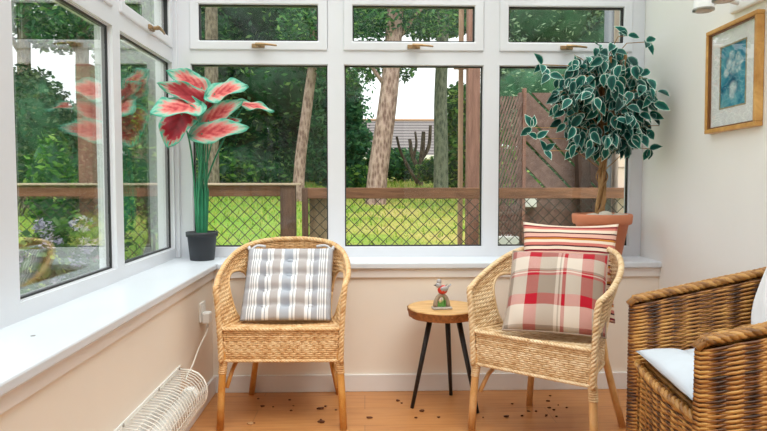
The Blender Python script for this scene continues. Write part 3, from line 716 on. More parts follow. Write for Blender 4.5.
# ------------------------------------------------------------------ variegated fig tree in the terracotta pot
FP = (1.188, 3.165, ZS)
t = thing('potted_fig_tree', 'artificial fig tree with white-edged leaves in a terracotta pot on the sill', 'plant', FP)
TERRA = plain('terracotta', srgb(206, 128, 92), .75, .08, 12, bmp=.05)
g = MB(); g.lathe([(.088, 0), (.092, .004), (.126, .178), (.138, .182), (.143, .190), (.146, .224), (.142, .232), (.134, .232), (.131, .195)], (0, 0, 0), 40, True, False); pot = g.build('pot', TERRA, t)
g = MB(); g.lathe([(.001, .200), (.131, .200)], (0, 0, 0), 24, False, False); g.build('soil', plain('dry_soil', srgb(150, 120, 88), .95, .3, 50, bmp=.4), pot)
PEB = plain('pale_pebble', srgb(206, 196, 182), .7, .15, 14)
pb = MB(); R = random.Random(21)
for k in range(34):
    a = R.random() * 6.28; q = .118 * math.sqrt(R.random()); s_ = .012 + R.random() * .014
    pb.blob((q * math.cos(a), q * math.sin(a), .204 + s_ * .5), (s_ * 1.2, s_, s_ * .75), 9, 7, .15, k)
pb.blob((-.012, -.075, .228), (.036, .026, .021), 14, 10, .08, 99)
o = pb.build('pebbles', PEB, pot); o['kind'] = 'stuff'
BARK = woodm('twisted_bark', srgb(122, 86, 50), srgb(190, 150, 100), (20, 20, 5), .8, .4)
g = MB(); TH = .62
for k in range(3):
    pth = []
    for i in range(40):
        s_ = i / 39; an = k * 2.1 + s_ * 7; rr = .014 + .004 * math.sin(s_ * 9 + k)
        pth.append((rr * math.cos(an) + .012 * math.sin(s_ * 3.1) - .01, rr * math.sin(an), .2 + TH * s_))
    g.tube(pth, [.0115 - .004 * i / 39 for i in range(40)], 8)
for k in range(2):
    g.tube([((.024 + .006 * math.sin(i * .5)) * math.cos(k * 3 + i * .34) - .004, (.022) * math.sin(k * 3 + i * .34), .21 + .36 * i / 30) for i in range(31)], .0038, 6)
trk = g.build('trunk', BARK, t)
# branches and leaves
m, nt, b = nmat('variegated_leaf'); ux, uy, _ = uvxy(nt)
at = N(nt, 'ShaderNodeAttribute', attribute_name='edge'); nz = noise(nt, 60, 2, objco(nt))
ad = N(nt, 'ShaderNodeMath', operation='MULTIPLY_ADD'); ad.inputs[1].default_value = .22; L(nt, nz.outputs[0], ad.inputs[0]); L(nt, at.outputs['Fac'], ad.inputs[2])
rr_ = ramp(nt, [(.0, srgb(226, 234, 226)), (.33, srgb(214, 226, 216)), (.42, srgb(52, 136, 116)), (.7, srgb(22, 104, 90)), (1, srgb(12, 76, 70))]); L(nt, ad.outputs[0], rr_.inputs[0])
rb = ramp(nt, [(0, (.3, .38, .4)), (.4, (.7, .75, .75)), (.7, (1, 1, 1)), (1, (1.0, 1.0, 1.0))]); L(nt, island(nt), rb.inputs[0])
cc = mix(nt, 1.0, rr_.outputs[0], rb.outputs[0], 'MULTIPLY'); 
L(nt, cc, b.inputs['Base Color']); b.inputs['Roughness'].default_value = .5; b.inputs['Specular IOR Level'].default_value = .2; FIGM = m
R = random.Random(5); V = []; F = []; UV = []; ED = []; bran = MB()
CC = Vector((-.045, -.095, .785)); RX, RY, RZ = .255, .215, .275
def fig_leaf(p, d, up, ln):
    d = d.normalized(); up = (up - d * up.dot(d)); up = up.normalized() if up.length > 1e-4 else Vector((1, 0, 0)); sd = d.cross(up); b0 = len(V)
    rows = [(0, 0), (.10, .17), (.25, .25), (.44, .30), (.66, .23), (.85, .09), (1, 0)]
    for y, w in rows:
        for a in (-1, -.66, 0, .66, 1):
            q = p + d * (y * ln) + sd * (a * w * ln * .92) + up * (.22 * ln * abs(a) * w * 2 - .20 * ln * y * y)
            V.append(tuple(q)); UV.append((a * .5 + .5, y)); ED.append((1 - abs(a) ** 2.2) * min(1, y * 5) * min(1, (1 - y) * 3.6))
    for j in range(6):
        for i in range(4): F.append((b0 + j * 5 + i, b0 + j * 5 + i + 1, b0 + (j + 1) * 5 + i + 1, b0 + (j + 1) * 5 + i))
def okp(q):
    w = q + Vector(FP); return w.x < XR - .035 and w.y < FY - .035
nl = 0; K = 0
while K < 270:
    K += 1
    u = R.random() * 2 - 1; a = R.random() * 6.283; s_ = math.sqrt(1 - u * u); rad = .42 + .58 * R.random() ** .6
    e = CC + Vector((RX * s_ * math.cos(a) * rad, RY * s_ * math.sin(a) * rad, RZ * u * rad))
    if e.z < .545 and abs(e.x + .03) < .16: continue
    st0 = Vector((R.uniform(-.02, .02), R.uniform(-.02, .02), min(.8, max(.5, e.z - R.uniform(.0, .2))))); 
    if not okp(e): continue
    mid = st0.lerp(e, .55) + Vector((0, 0, .05)); bp = catmull([st0, mid, e], 6)
    if K % 2 == 0: bran.tube(bp, [.004 - .0025 * i / 12 for i in range(13)], 5)
    out = (e - mid); out.z -= .10
    for q in range(R.choice((2, 3, 3, 4))):
        pos = bp[12 - q * 2]; dd = (out.normalized() + Vector((R.uniform(-.9, .9), R.uniform(-.9, .9), R.uniform(-.95, .35))))
        up = Vector((R.uniform(-.6, .6), R.uniform(-1.0, -.3), R.uniform(-.1, .7))); ln = R.uniform(.060, .084)
        tipq = pos + dd.normalized() * ln
        if okp(tipq) and okp(pos): fig_leaf(pos, dd, up, ln); nl += 1
for px, py_, pz in ((.30, -.08, .86), (.27, -.1, .90), (.19, -.1, 1.06), (.1, -.1, 1.09), (.22, -.08, .93), (.29, -.12, .83), (.25, -.13, .66), (.20, -.14, .55), (-.33, -.1, .60), (-.36, -.12, .65), (-.30, -.13, .54), (-.31, -.1, .95), (-.28, -.12, .90)):
    e = Vector((px - .03, py_, pz)); 
    for q in range(3):
        dd = Vector((R.uniform(-.9, .9), R.uniform(-.6, .2), R.uniform(-.9, .6))); 
        if okp(e + dd.normalized() * .08) and okp(e): fig_leaf(e, dd, Vector((R.uniform(-.3, .3), -1, .4)), R.uniform(.058, .08))
    if okp(e): bran.tube([(0, -.03, pz - .1), ((px - .03) * .5, py_ * .7, pz), tuple(e)], .0022, 5)
for x, h in ((.045, 1.00), (-.03, .98), (-.062, .93)): bran.tube([(x * .3, -.02, .62), (x * .7, -.09, .78), (x, -.15, h)], [.008, .009, .008], 8)
bran.build('branches', BARK, t)
o = np_mesh('foliage', V, F, FIGM, t, uv=UV, smooth=True); at = o.data.attributes.new('edge', 'FLOAT', 'POINT'); at.data.foreach_set('value', ED)

# ------------------------------------------------------------------ picture and wall light on the right wall
GOLD = woodm('gilt_frame', srgb(182, 126, 58), srgb(226, 178, 106), (6, 6, 6), .35, .05)
t = thing('framed_picture', 'gilt framed blue flower picture with a white mount on the right wall', 'picture', (XR - .001, 2.490, 1.442))
t.rotation_euler = (math.radians(-.9), 0, 0)
HWP, HHP = .176, .211
g = MB()
for a0, a1, b0, b1 in ((-HWP, HWP, -HHP, -HHP + .017), (-HWP, HWP, HHP - .017, HHP), (-HWP, -HWP + .017, -HHP + .017, HHP - .017), (HWP - .017, HWP, -HHP + .017, HHP - .017)):
    g.box(-.030, 0, a0, a1, b0, b1)
fr = g.build('frame', GOLD, t, bevel=.003)
g = MB()
for a0, a1, b0, b1 in ((-HWP + .016, HWP - .016, -HHP + .016, -HHP + .022), (-HWP + .016, HWP - .016, HHP - .022, HHP - .016), (-HWP + .016, -HWP + .022, -HHP + .022, HHP - .022), (HWP - .022, HWP - .016, -HHP + .022, HHP - .022)): g.box(-.026, -.008, a0, a1, b0, b1)
g.build('frame_slip', plain('dark_gilt', srgb(120, 74, 30), .4), fr)
MOUNT = plain('white_mount', srgb(240, 240, 240), .8)
g = MB()
for a0, a1, b0, b1 in ((-.161, .161, -.193, -.118), (-.161, .161, .128, .193), (-.161, -.088, -.118, .128), (.088, .161, -.118, .128)): g.box(-.014, -.008, a0, a1, b0, b1)
g.build('mount', MOUNT, t)
g = MB()
for a0, a1, b0, b1 in ((-.091, .091, -.121, -.115), (-.091, .091, .125, .131), (-.091, -.085, -.115, .125), (.085, .091, -.115, .125)): g.box(-.0155, -.013, a0, a1, b0, b1)
g.build('mount_line', plain('mount_line', srgb(176, 160, 128), .6), t)
m, nt, b = nmat('flower_painting'); co = objco(nt); n1 = noise(nt, 11, 5, co, .65, .6); n2 = noise(nt, 34, 4, co, .6, .4)
r = ramp(nt, [(.28, srgb(18, 92, 128)), (.45, srgb(44, 142, 172)), (.6, srgb(104, 178, 194)), (.78, srgb(150, 196, 204))]); L(nt, n1.outputs[0], r.inputs[0])
def spot(y, z, rad, hard):
    v = N(nt, 'ShaderNodeVectorMath', operation='DISTANCE'); v.inputs[1].default_value = (-.009, y, z)
    wv = N(nt, 'ShaderNodeMix', data_type='VECTOR'); wv.inputs[0].default_value = .0; 
    L(nt, co, v.inputs[0]); mr = N(nt, 'ShaderNodeMapRange'); L(nt, v.outputs['Value'], mr.inputs[0]); mr.inputs[1].default_value = rad; mr.inputs[2].default_value = rad * hard; mr.inputs[3].default_value = 0; mr.inputs[4].default_value = 1
    mu = N(nt, 'ShaderNodeMath', operation='MULTIPLY'); L(nt, mr.outputs[0], mu.inputs[0]); r3 = ramp(nt, [(.38, (.15, .15, .15)), (.55, (1, 1, 1))]); L(nt, n2.outputs[0], r3.inputs[0]); L(nt, r3.outputs[0], mu.inputs[1]); return mu.outputs[0]
c = mix(nt, spot(0, -.03, .06, .3), r.outputs[0], srgb(20, 84, 120))
for y, z, rad in ((.0, .035, .034), (.03, .052, .026), (-.034, .03, .026), (.012, .085, .022), (-.03, .072, .022), (.048, .02, .022), (-.055, .055, .018), (.0, -.045, .032), (.006, -.07, .024)):
    c = mix(nt, spot(y, z, rad, .55), c, srgb(208, 224, 226))
L(nt, c, b.inputs['Base Color']); b.inputs['Roughness'].default_value = .6
MB().box(-.012, -.009, -.088, .088, -.118, .128).build('painting', m, t)
MB().box(-.018, -.0165, -.161, .161, -.193, .193).build('glazing', glassm('picture_glass', .006, (1, 1, 1)), t)

t = thing('wall_spotlight', 'white wall spotlight bar with round lamp heads above the picture', 'lamp', (XR, 2.30, 1.715))
METW = plain('white_enamel', srgb(238, 238, 238), .3); LENS = plain('frosted_lens', srgb(196, 180, 168), .25); CHR = plain('satin_steel', srgb(170, 166, 160), .3, metal=.8)
g = MB(); g.box(-.022, 0, -.22, .22, -.03, .035); g.build('wall_plate', METW, t, bevel=.008)
for y, z in ((.158, -.030), (.020, -.030)):
    hd = MB(); hd.lathe([(.018, .052), (.031, .050), (.035, .042), (.038, .005), (.039, 0)], (-.155, y, z), 28); h_ = hd.build('lamp_head', METW, t)
    q = MB(); q.lathe([(.031, -.001), (.039, .0), (.0395, .005), (.039, .008)], (-.155, y, z - .001), 28, False, False); q.build('bezel', CHR, h_)
    q = MB(); q.lathe([(.029, -.0045), (.032, -.001)], (-.155, y, z), 24); q.build('lens', LENS, h_)
    q = MB(); q.tube([(-.02, y, .0), (-.07, y, .012), (-.115, y, z + .03)], .009, 10); q.build('arm', METW, t)

# ------------------------------------------------------------------ heater, cable and socket on the left wall
WIREW = plain('white_wire', srgb(238, 234, 226), .4)
t = thing('tubular_heater', 'white tubular heater with a wire guard, low on the left wall', 'heater', (XL, 1.93, 0))
y0, y1 = -.62, .60; zc, rx, rz_ = .195, .106, .090
g = MB(); g.box(0, .006, y0 - .015, y1 + .012, .10, .298); bp_ = g.build('back_plate', WHITEP, t, bevel=.002)
for y in (y0 + .1, -.0, y1 - .26, y1 - .01):
    g = MB(); g.lathe([(.006, 0), (.0055, .0025), (.001, .003)], (.006, y, .291), 10, axis=Euler((0, PI / 2, 0)).to_matrix()); g.build('screw', CHR, bp_)
def prof(k, n=10):
    a = PI / 2 - PI * k / n; return .006 + rx * max(0, math.cos(a)) ** .75, zc + rz_ * math.sin(a)
g = MB(); ny = 48
for j in range(ny + 1):
    y = y0 + (y1 - y0) * j / ny; g.tube([(prof(k)[0], y, prof(k)[1]) for k in range(11)], .0017 if 0 < j < ny else .004, 5)
for k in range(0, 11):
    x, z = prof(k); g.tube([(x, y0, z), (x, y1, z)], .0014, 5)
g.build('wire_guard', WIREW, t)
g = MB(); g.tube([(.055, y0 + .03, zc - .005), (.055, y1 - .05, zc - .005)], .031, 20); g.build('tube', plain('heater_tube', srgb(232, 230, 226), .4), t)
g = MB(); g.tube([(.055, y1 - .06, zc - .005), (.055, y1 - .02, zc - .005)], .035, 18); g.build('end_cap', WHITEP, t)
t = thing('wall_socket', 'white wall socket low on the left wall by the corner', 'socket', (XL, 2.895, .442))
MB().box(0, .010, -.043, .043, -.043, .043).build('face_plate', WHITEP, t, bevel=.003)
g = MB(); g.box(.010, .013, -.010, .006, .014, .03); g.build('switch', WHITEP, t, bevel=.001)
t = thing('power_plug', 'white plug in the wall socket by the corner', 'plug', (XL + .0101, 2.89, .418))
MB().box(0, .034, -.025, .025, -.028, .024).build('body', WHITEP, t, bevel=.007)
MB().tube([(.02, 0, -.026), (.02, 0, -.045)], [.007, .005], 10).build('cord_grip', WHITEP, t)
g = MB(); g.tube(catmull([(XL + .030, 2.89, .372), (XL + .028, 2.875, .352), (XL + .024, 2.82, .33), (XL + .02, 2.75, .30), (XL + .02, 2.66, .262), (XL + .022, 2.58, .25), (XL + .03, 2.53, .24)], 8), .0035, 8)
tag(g.build('power_cable', WIREW), 'white flex hanging from the plug down to the heater', 'cable')

# ------------------------------------------------------------------ dry scraps on the floor
SCR = plain('dry_scrap', srgb(92, 48, 22), .9, .3, 80); SCR2 = plain('pale_scrap', srgb(190, 150, 110), .9, .2, 80)
sp = [(-.47, 2.90, .012, 'curled brown leaf scrap behind the front left leg of the honey chair', 0), (-.20, 2.86, .022, 'biggest dark leaf clump on the floor under the honey chair', 0), (-.49, 2.69, .016, 'pale curled scrap on the floor between the front legs of the honey chair', 1),
      (-.185, 2.70, .02, 'flat brown flake by the right front leg of the honey chair', 0), (.155, 2.955, .014, 'brown flake beside the left foot of the side table', 0), (.255, 2.815, .014, 'tan flake on the floor in front of the side table', 0),
      (.02, 2.74, .015, 'brown flake on the open floor between honey chair and table', 0), (.62, 2.74, .017, 'dark round scrap on the floor under the tartan cushion chair', 0), (.735, 2.80, .011, 'small brown scrap near the rear leg of the pale chair', 0), (.86, 2.93, .012, 'brown scrap on the floor near the skirting behind the pale chair', 0),
      (.84, 2.84, .010, 'little brown crumb right of the scraps under the pale chair', 0), (.50, 2.80, .012, 'brown flake at the right foot of the side table', 0)]
for k, (x, y, s_, lb, pale) in enumerate(sp):
    R = random.Random(k); g = MB(); n = 7
    ring = [(s_ * R.uniform(.6, 1.1) * math.cos(6.283 * i / n), s_ * R.uniform(.5, .9) * math.sin(6.283 * i / n), .001 + R.random() * s_ * .35) for i in range(n)]
    vs = ring + [(0, 0, .0015)] + [(a * .9, b_ * .9, 0) for a, b_, c in ring] + [(0, 0, s_ * .28)]
    fs = [(i, (i + 1) % n, 2 * n + 1) for i in range(n)] + [(n + 1 + i, n + 1 + (i + 1) % n, (i + 1) % n, i) for i in range(n)]
    g.add(vs, fs, False); o = g.build('leaf_scrap', SCR2 if pale else SCR); o.location = (x, y, .0005)
    tag(o, lb, 'leaf scrap', 'dry scraps on the floor')
for k in range(26):
    R = random.Random(100 + k); x, y = R.uniform(-.55, .95), R.uniform(2.66, 3.05)
    s_ = R.uniform(.003, .006); g = MB(); g.blob((0, 0, s_ * .5), (s_ * 1.3, s_, s_ * .6), 6, 5, .4, k); o = g.build('soil_crumb', SCR); o.location = (x, y, 0)
    tag(o, 'tiny dark crumb of soil scattered on the floorboards', 'crumb', 'soil crumbs on the floor')

# ------------------------------------------------------------------ outside: ground, fence, trees, house
def gz(y): return -.12 if y < 5 else -.12 + (y - 5) * .046
m, nt, b = nmat('lawn'); co = objco(nt); n1 = noise(nt, .55, 5, co, .6); n2 = noise(nt, 14, 5, co, .7)
r = ramp(nt, [(.30, srgb(100, 142, 48)), (.44, srgb(146, 168, 68)), (.54, srgb(182, 176, 92)), (.68, srgb(198, 176, 120))]); L(nt, n1.outputs[0], r.inputs[0])
r2 = ramp(nt, [(.3, (.6, .62, .5)), (.7, (1.25, 1.25, 1.1))]); L(nt, n2.outputs[0], r2.inputs[0])
sx_ = N(nt, 'ShaderNodeSeparateXYZ'); L(nt, objco(nt), sx_.inputs[0]); gm = N(nt, 'ShaderNodeMapRange'); gm.inputs[1].default_value = .6; gm.inputs[2].default_value = -1.6; L(nt, sx_.outputs[0], gm.inputs[0])
gfac = N(nt, 'ShaderNodeMath', operation='MULTIPLY'); gfac.inputs[1].default_value = .7; L(nt, gm.outputs[0], gfac.inputs[0])
L(nt, mix(nt, 1.0, mix(nt, gfac.outputs[0], r.outputs[0], srgb(118, 168, 44)), r2.outputs[0], 'MULTIPLY'), b.inputs['Base Color']); b.inputs['Roughness'].default_value = .95; bump(nt, b, n2.outputs[0], .8, .08); LAWN = m
g = MB(); xs = [-60, -20, -8, 0, 8, 20, 60]; ys = [-6, 3.46, 5, 12, 20, 28, 40, 70]; vs = [(x, y, gz(y) if y < 45 else gz(45)) for y in ys for x in xs]
g.add(vs, [(j * 7 + i, j * 7 + i + 1, (j + 1) * 7 + i + 1, (j + 1) * 7 + i) for j in range(7) for i in range(6)]); struct(g.build('ground', LAWN), 'sloping green lawn beyond the fence', 'ground')
n = 26000; X = rng.uniform(-9, 9, n); Y = 5.6 + 24 * rng.random(n) ** 1.5; Z = -.12 + (Y - 5) * .046; H = rng.uniform(.03, .08, n) * (.6 + Y / 18); W_ = H * .16; LN = rng.uniform(-.06, .06, n); an = rng.uniform(0, PI, n)
V = np.stack([np.stack([X - W_ * np.cos(an), Y - W_ * np.sin(an), Z], 1), np.stack([X + W_ * np.cos(an), Y + W_ * np.sin(an), Z], 1), np.stack([X + LN, Y + LN[::-1], Z + H], 1)], 1).reshape(-1, 3)
o = np_mesh('grass', V, np.arange(3 * n).reshape(-1, 3), leafm('grass_blade', [(0, srgb(96, 140, 40)), (.4, srgb(142, 172, 62)), (.7, srgb(190, 188, 92)), (1, srgb(206, 186, 124))], .4)); tag(o, 'rough green grass growing over the lawn beyond the fence', 'grass', kind='stuff')

FW = woodm('brown_fence_wood', srgb(96, 62, 44), srgb(146, 100, 74), (2, 20, 20), .8, .4); FW2 = woodm('dark_fence_wood', srgb(78, 54, 44), srgb(118, 86, 72), (14, 14, 2), .85, .4)
WIRE = plain('dark_wire', srgb(66, 64, 58), .5, metal=.3)
YF = 4.6
def chain(mb, x0, x1, z0, z1, y, p=.083):
    k0 = int(math.floor((x0 - (z1 - z0)) / p)) - 1; k1 = int(math.ceil(x1 / p)) + 1
    for k in range(k0, k1):
        for sg in (1, -1):
            # line x = k p + (z-z0) or reversed, clipped to the rectangle
            pts = []
            a = k * p
            s0, s1 = 0, z1 - z0
            if sg == 1: lo, hi = max(s0, x0 - a), min(s1, x1 - a); f = lambda s_: (a + s_, y, z0 + s_)
            else: lo, hi = max(s0, x0 - a), min(s1, x1 - a); f = lambda s_: (a + s_, y, z1 - s_)
            if hi - lo > .02: mb.tube([f(lo), f(hi)], .0028, 4, False)
t = thing('fence', 'brown timber rail fence with chain-link mesh beyond the left and centre windows', 'fence', (-.56, YF, -.12))
fo = (-.56, YF, -.12)
def FB(x0, x1, z0, z1, d=.06, y=YF): return MB().box(x0 - fo[0], x1 - fo[0], y - d / 2 - fo[1], y + d / 2 - fo[1], z0 - fo[2], z1 - fo[2])
FB(-5.2, -.50, .925, 1.003).build('rail', FW, t, bevel=.004)
FB(-5.2, -.46, 1.003, 1.019, .12).build('top_cap', woodm('weathered_cap', srgb(176, 150, 130), srgb(206, 184, 162), (2, 20, 20), .8, .2), t, bevel=.003)
for x in (-.545, -3.4, -4.9):
    w = .053 if x > -1 else .07; FB(x - w, x + w, -.12, 1.003, .09, YF + .07 if x < -1 else YF).build('post', FW2, t, bevel=.004)
g = MB(); chain(g, -5.1 - fo[0], -.60 - fo[0], -.05 - fo[2], .93 - fo[2], 0); g.build('chain_link_mesh', WIRE, t)
t = thing('fence', 'brown timber rail fence with chain-link mesh, right of the gate gap', 'fence', (.9, YF, -.12)); fo = (.9, YF, -.12)
FB(-.44, 3.6, .908, .985).build('rail', FW, t, bevel=.004)
FB(-.445, -.405, -.12, .985, .09).build('post', FW2, t, bevel=.004)
FB(-.40, -.262, -.12, .91, .03, YF + .06).build('board', woodm('pale_post', srgb(136, 112, 90), srgb(176, 152, 126), (14, 14, 2), .85, .3), t, bevel=.004)
FB(2.1, 2.2, -.12, .93, .09, YF + .08).build('post', FW2, t, bevel=.004)
g = MB(); chain(g, -.42 - fo[0], 3.5 - fo[0], -.05 - fo[2], .91 - fo[2], 0); g.build('chain_link_mesh', WIRE, t)
t = thing('gate_latch', 'small grey metal latch in the gap between the fence posts', 'latch', (-.47, YF - .05, .56)); MB().box(-.03, .02, -.012, .012, -.015, .03).build('catch', CHR, t, bevel=.003); MB().tube([(-.13, 0, .015), (.09, 0, .015)], .006, 8).build('bolt', CHR, t)

# tall timber posts beyond the fence
RPW = woodm('red_brown_post', srgb(112, 76, 66), srgb(156, 114, 100), (16, 16, 2), .85, .4)
t = thing('timber_post', 'tall red-brown timber post outside the centre window, by the mullion', 'post', (.845, 5.0, -.12)); MB().box(-.048, .048, -.05, .05, 0, 2.9).build('shaft', RPW, t, bevel=.005); MB().box(-.15, -.048, -.02, .02, 2.02, 2.08).build('bracket', RPW, t, bevel=.003)
o = MB().box(-.018, .018, -.02, .02, 0, 2.9).build('timber_pole', woodm('pale_pole', srgb(150, 118, 96), srgb(190, 156, 130), (16, 16, 2), .8, .3), None, .003); o.location = (.765, 5.1, -.12); tag(o, 'thin pale timber pole standing left of the tall red-brown post', 'pole')
t = thing('timber_post', 'tall red-brown timber post at the fence outside the first left window pane', 'post', (-2.03, 4.78, -.12)); MB().box(-.05, .05, -.05, .05, 0, 2.0).build('shaft', RPW, t, bevel=.005)
# slatted screen and lattice beyond the right window
SL = woodm('slat_wood', srgb(104, 80, 74), srgb(140, 112, 104), (8, 8, 8), .85, .25)
t = thing('slatted_screen', 'brown fence screen of diagonal boards beyond the right window', 'screen', (1.1, 5.0, -.12))
g = MB(); sx0, sx1, sz0, sz1 = .12, 1.00, 1.05, 1.84; pit = .205
R45 = Matrix.Rotation(math.radians(45), 3, 'Y')
for k in range(-8, 14):
    # boards descending to the right at 45 degrees, clipped to the screen rectangle
    c0 = k * pit + sz1; w = .176
    poly = [(sx0, c0 - sx0 + w / .7071 * 0 - 0), (sx1, c0 - sx1)]
    def clip(zoff0, zoff1):
        P = [(sx0, c0 - sx0 + zoff0), (sx1, c0 - sx1 + zoff0), (sx1, c0 - sx1 + zoff1), (sx0, c0 - sx0 + zoff1)]
        for ax, lim, keep in ((1, sz0, 1), (1, sz1, -1)):
            out = []
            for i in range(len(P)):
                a, b_ = P[i], P[(i + 1) % len(P)]; ia = (a[ax] - lim) * keep >= 0; ib = (b_[ax] - lim) * keep >= 0
                if ia: out.append(a)
                if ia != ib: s_ = (lim - a[ax]) / (b_[ax] - a[ax]); out.append((a[0] + s_ * (b_[0] - a[0]), a[1] + s_ * (b_[1] - a[1])))
            P = out
            if not P: return None
        return P
    P = clip(0, w)
    if P and len(P) > 2:
        m_ = len(P); g.add([(x, -.012, z) for x, z in P] + [(x, .012, z) for x, z in P], [tuple(range(m_)), tuple(range(2 * m_ - 1, m_ - 1, -1))] + [(i, m_ + i, m_ + (i + 1) % m_, (i + 1) % m_) for i in range(m_)], False)
g.build('boards', SL, t)
g = MB(); g.box(sx0 - .02, sx0 + .015, -.03, .03, 0, sz1).box(sx1 - .015, sx1 + .05, -.03, .03, 0, sz1).box(sx0, sx1, .012, .03, 0.6, 1.06); g.build('screen_frame', SL, t, bevel=.003)
t = thing('garden_trellis', 'brown lattice trellis panel at the left of the right window', 'trellis', (.98, 4.9, -.12))
g = MB()
for k in range(-12, 16):
    for sg, y in ((1, 0), (-1, .012)):
        if sg < 0 and k % 5: continue
        z0 = k * .070 + .9; z1 = z0 + .62; lo, hi = .62, 1.80; x0, x1 = .03, .235
        A_ = (x0, z0) if sg > 0 else (x0, z1); B_ = (x1, z1) if sg > 0 else (x1, z0)
        ta, tb_ = sorted(((lo - A_[1]) / (B_[1] - A_[1]), (hi - A_[1]) / (B_[1] - A_[1]))); ta, tb_ = max(0, ta), min(1, tb_)
        if tb_ - ta < .08: continue
        f = lambda q: (A_[0] + (B_[0] - A_[0]) * q, y, A_[1] + (B_[1] - A_[1]) * q)
        g.bar(f(ta), f(tb_), .008, .0135)
g.build('lattice', SL, t); g = MB(); g.box(0, .03, -.02, .03, 0, 1.86).box(.23, .255, -.02, .03, 0, 1.86); g.build('trellis_frame', RPW, t, bevel=.003)
o = MB().bar((0, 0, 0), (-.10, 0, 1.7), .09, .09).build('leaning_post', plain('dark_wet_wood', srgb(64, 44, 36), .8, .3, 20)); o.location = (1.74, 4.86, -.10); tag(o, 'dark leaning timber post outside the right window behind the fig tree', 'post')
# rendered pier with a grey downpipe at the far right
t = thing('garden_pier', 'pale pink rendered pier at the right edge outside the right window', 'pier', (1.98, 4.75, -.12)); MB().box(-.12, .6, -.1, .1, 0, 2.9).build('shaft', plain('pink_render', srgb(222, 200, 186), .9, .04, 6, bmp=.05), t); 
JNT = plain('render_joint', srgb(170, 150, 138), .9)
for z in (1.25, 2.0): MB().box(-.12, .61, -.106, -.098, z, z + .008).build('joint', JNT, t)
t = thing('downpipe', 'dark grey downpipe beside the pale pink pier', 'pipe', (1.80, 4.72, -.12)); MB().tube([(0, 0, 0), (0, 0, 2.9)], .035, 16).build('pipe', plain('grey_pipe', srgb(104, 108, 114), .5), t); MB().lathe([(.041, -.03), (.041, .03)], (0, 0, 1.45), 16).build('collar', plain('grey_collar', srgb(84, 88, 92), .5), t)
# odds and ends behind the mesh
o = MB().box(-.085, .085, -.1, .1, 0, .73).build('storage_bin', plain('white_bin', srgb(226, 226, 224), .5), None, .01); o.location = (1.10, 4.95, -.12); tag(o, 'white storage bin behind the mesh outside the right window', 'bin')
o = MB().box(-.05, .05, -.04, .04, 0, .10).build('lantern', plain('white_lantern', srgb(236, 236, 232), .4), None, .006); o.location = (1.29, 4.98, .83); tag(o, 'small white lantern box on the brick wall outside', 'lantern')
m, nt, b = nmat('garden_brick'); br = N(nt, 'ShaderNodeTexBrick'); L(nt, objco(nt, (1, 1, 1)), br.inputs[0]); rot = N(nt, 'ShaderNodeMapping')
br.inputs['Scale'].default_value = 1; br.inputs['Brick Width'].default_value = .22; br.inputs['Row Height'].default_value = .075; br.inputs['Mortar Size'].default_value = .008
br.inputs['Color1'].default_value = (*srgb(132, 84, 66), 1); br.inputs['Color2'].default_value = (*srgb(108, 70, 56), 1); br.inputs['Mortar'].default_value = (*srgb(150, 136, 122), 1)
c3 = N(nt, 'ShaderNodeTexCoord'); sp3 = N(nt, 'ShaderNodeSeparateXYZ'); L(nt, c3.outputs['Object'], sp3.inputs[0]); cm3 = N(nt, 'ShaderNodeCombineXYZ'); L(nt, sp3.outputs[0], cm3.inputs[0]); L(nt, sp3.outputs[2], cm3.inputs[1]); L(nt, cm3.outputs[0], br.inputs[0])
L(nt, br.outputs[0], b.inputs['Base Color']); b.inputs['Roughness'].default_value = .9
o = MB().box(-.42, .42, -.09, .09, 0, .95).build('garden_wall', m); o.location = (1.52, 5.22, -.12); tag(o, 'low brown brick garden wall behind the mesh outside the right window', 'garden wall')

# --- trees
def leaf_cloud(blobs, n, size, squash=1.0):
    """quads spread on and in blobs [(cx,cy,cz,rx,ry,rz)]"""
    w = np.array([b[3] * b[5] for b in blobs]); idx = rng.choice(len(blobs), n, p=w / w.sum()); B = np.array(blobs)[idx]
    d = rng.normal(size=(n, 3)); d /= np.linalg.norm(d, axis=1)[:, None]; rad = rng.random(n) ** .28
    C = B[:, :3] + d * rad[:, None] * B[:, 3:6]
    a = rng.normal(size=(n, 3)); a[:, 2] *= .6; a /= np.linalg.norm(a, axis=1)[:, None]; b_ = np.cross(a, rng.normal(size=(n, 3))); b_ /= np.linalg.norm(b_, axis=1)[:, None]
    s_ = size * rng.uniform(.6, 1.4, n)[:, None]
    V = np.stack([C - a * s_, C + b_ * s_ * .45, C + a * s_, C - b_ * s_ * .45], 1).reshape(-1, 3); return V, np.arange(4 * n).reshape(-1, 4)
DG = leafm('dark_leaves', [(0, srgb(44, 84, 58)), (.5, srgb(62, 112, 72)), (.85, srgb(94, 146, 84)), (1, srgb(150, 186, 108))], .35)
MG = leafm('mid_leaves', [(0, srgb(40, 84, 44)), (.5, srgb(70, 122, 56)), (.9, srgb(122, 168, 76)), (1, srgb(176, 198, 112))], .4)
CG = leafm('conifer_leaves', [(0, srgb(44, 88, 66)), (.5, srgb(64, 118, 84)), (1, srgb(110, 160, 110))], .3)
GG = leafm('grey_green_leaves', [(0, srgb(76, 104, 84)), (.5, srgb(116, 144, 116)), (1, srgb(160, 182, 150))], .4)
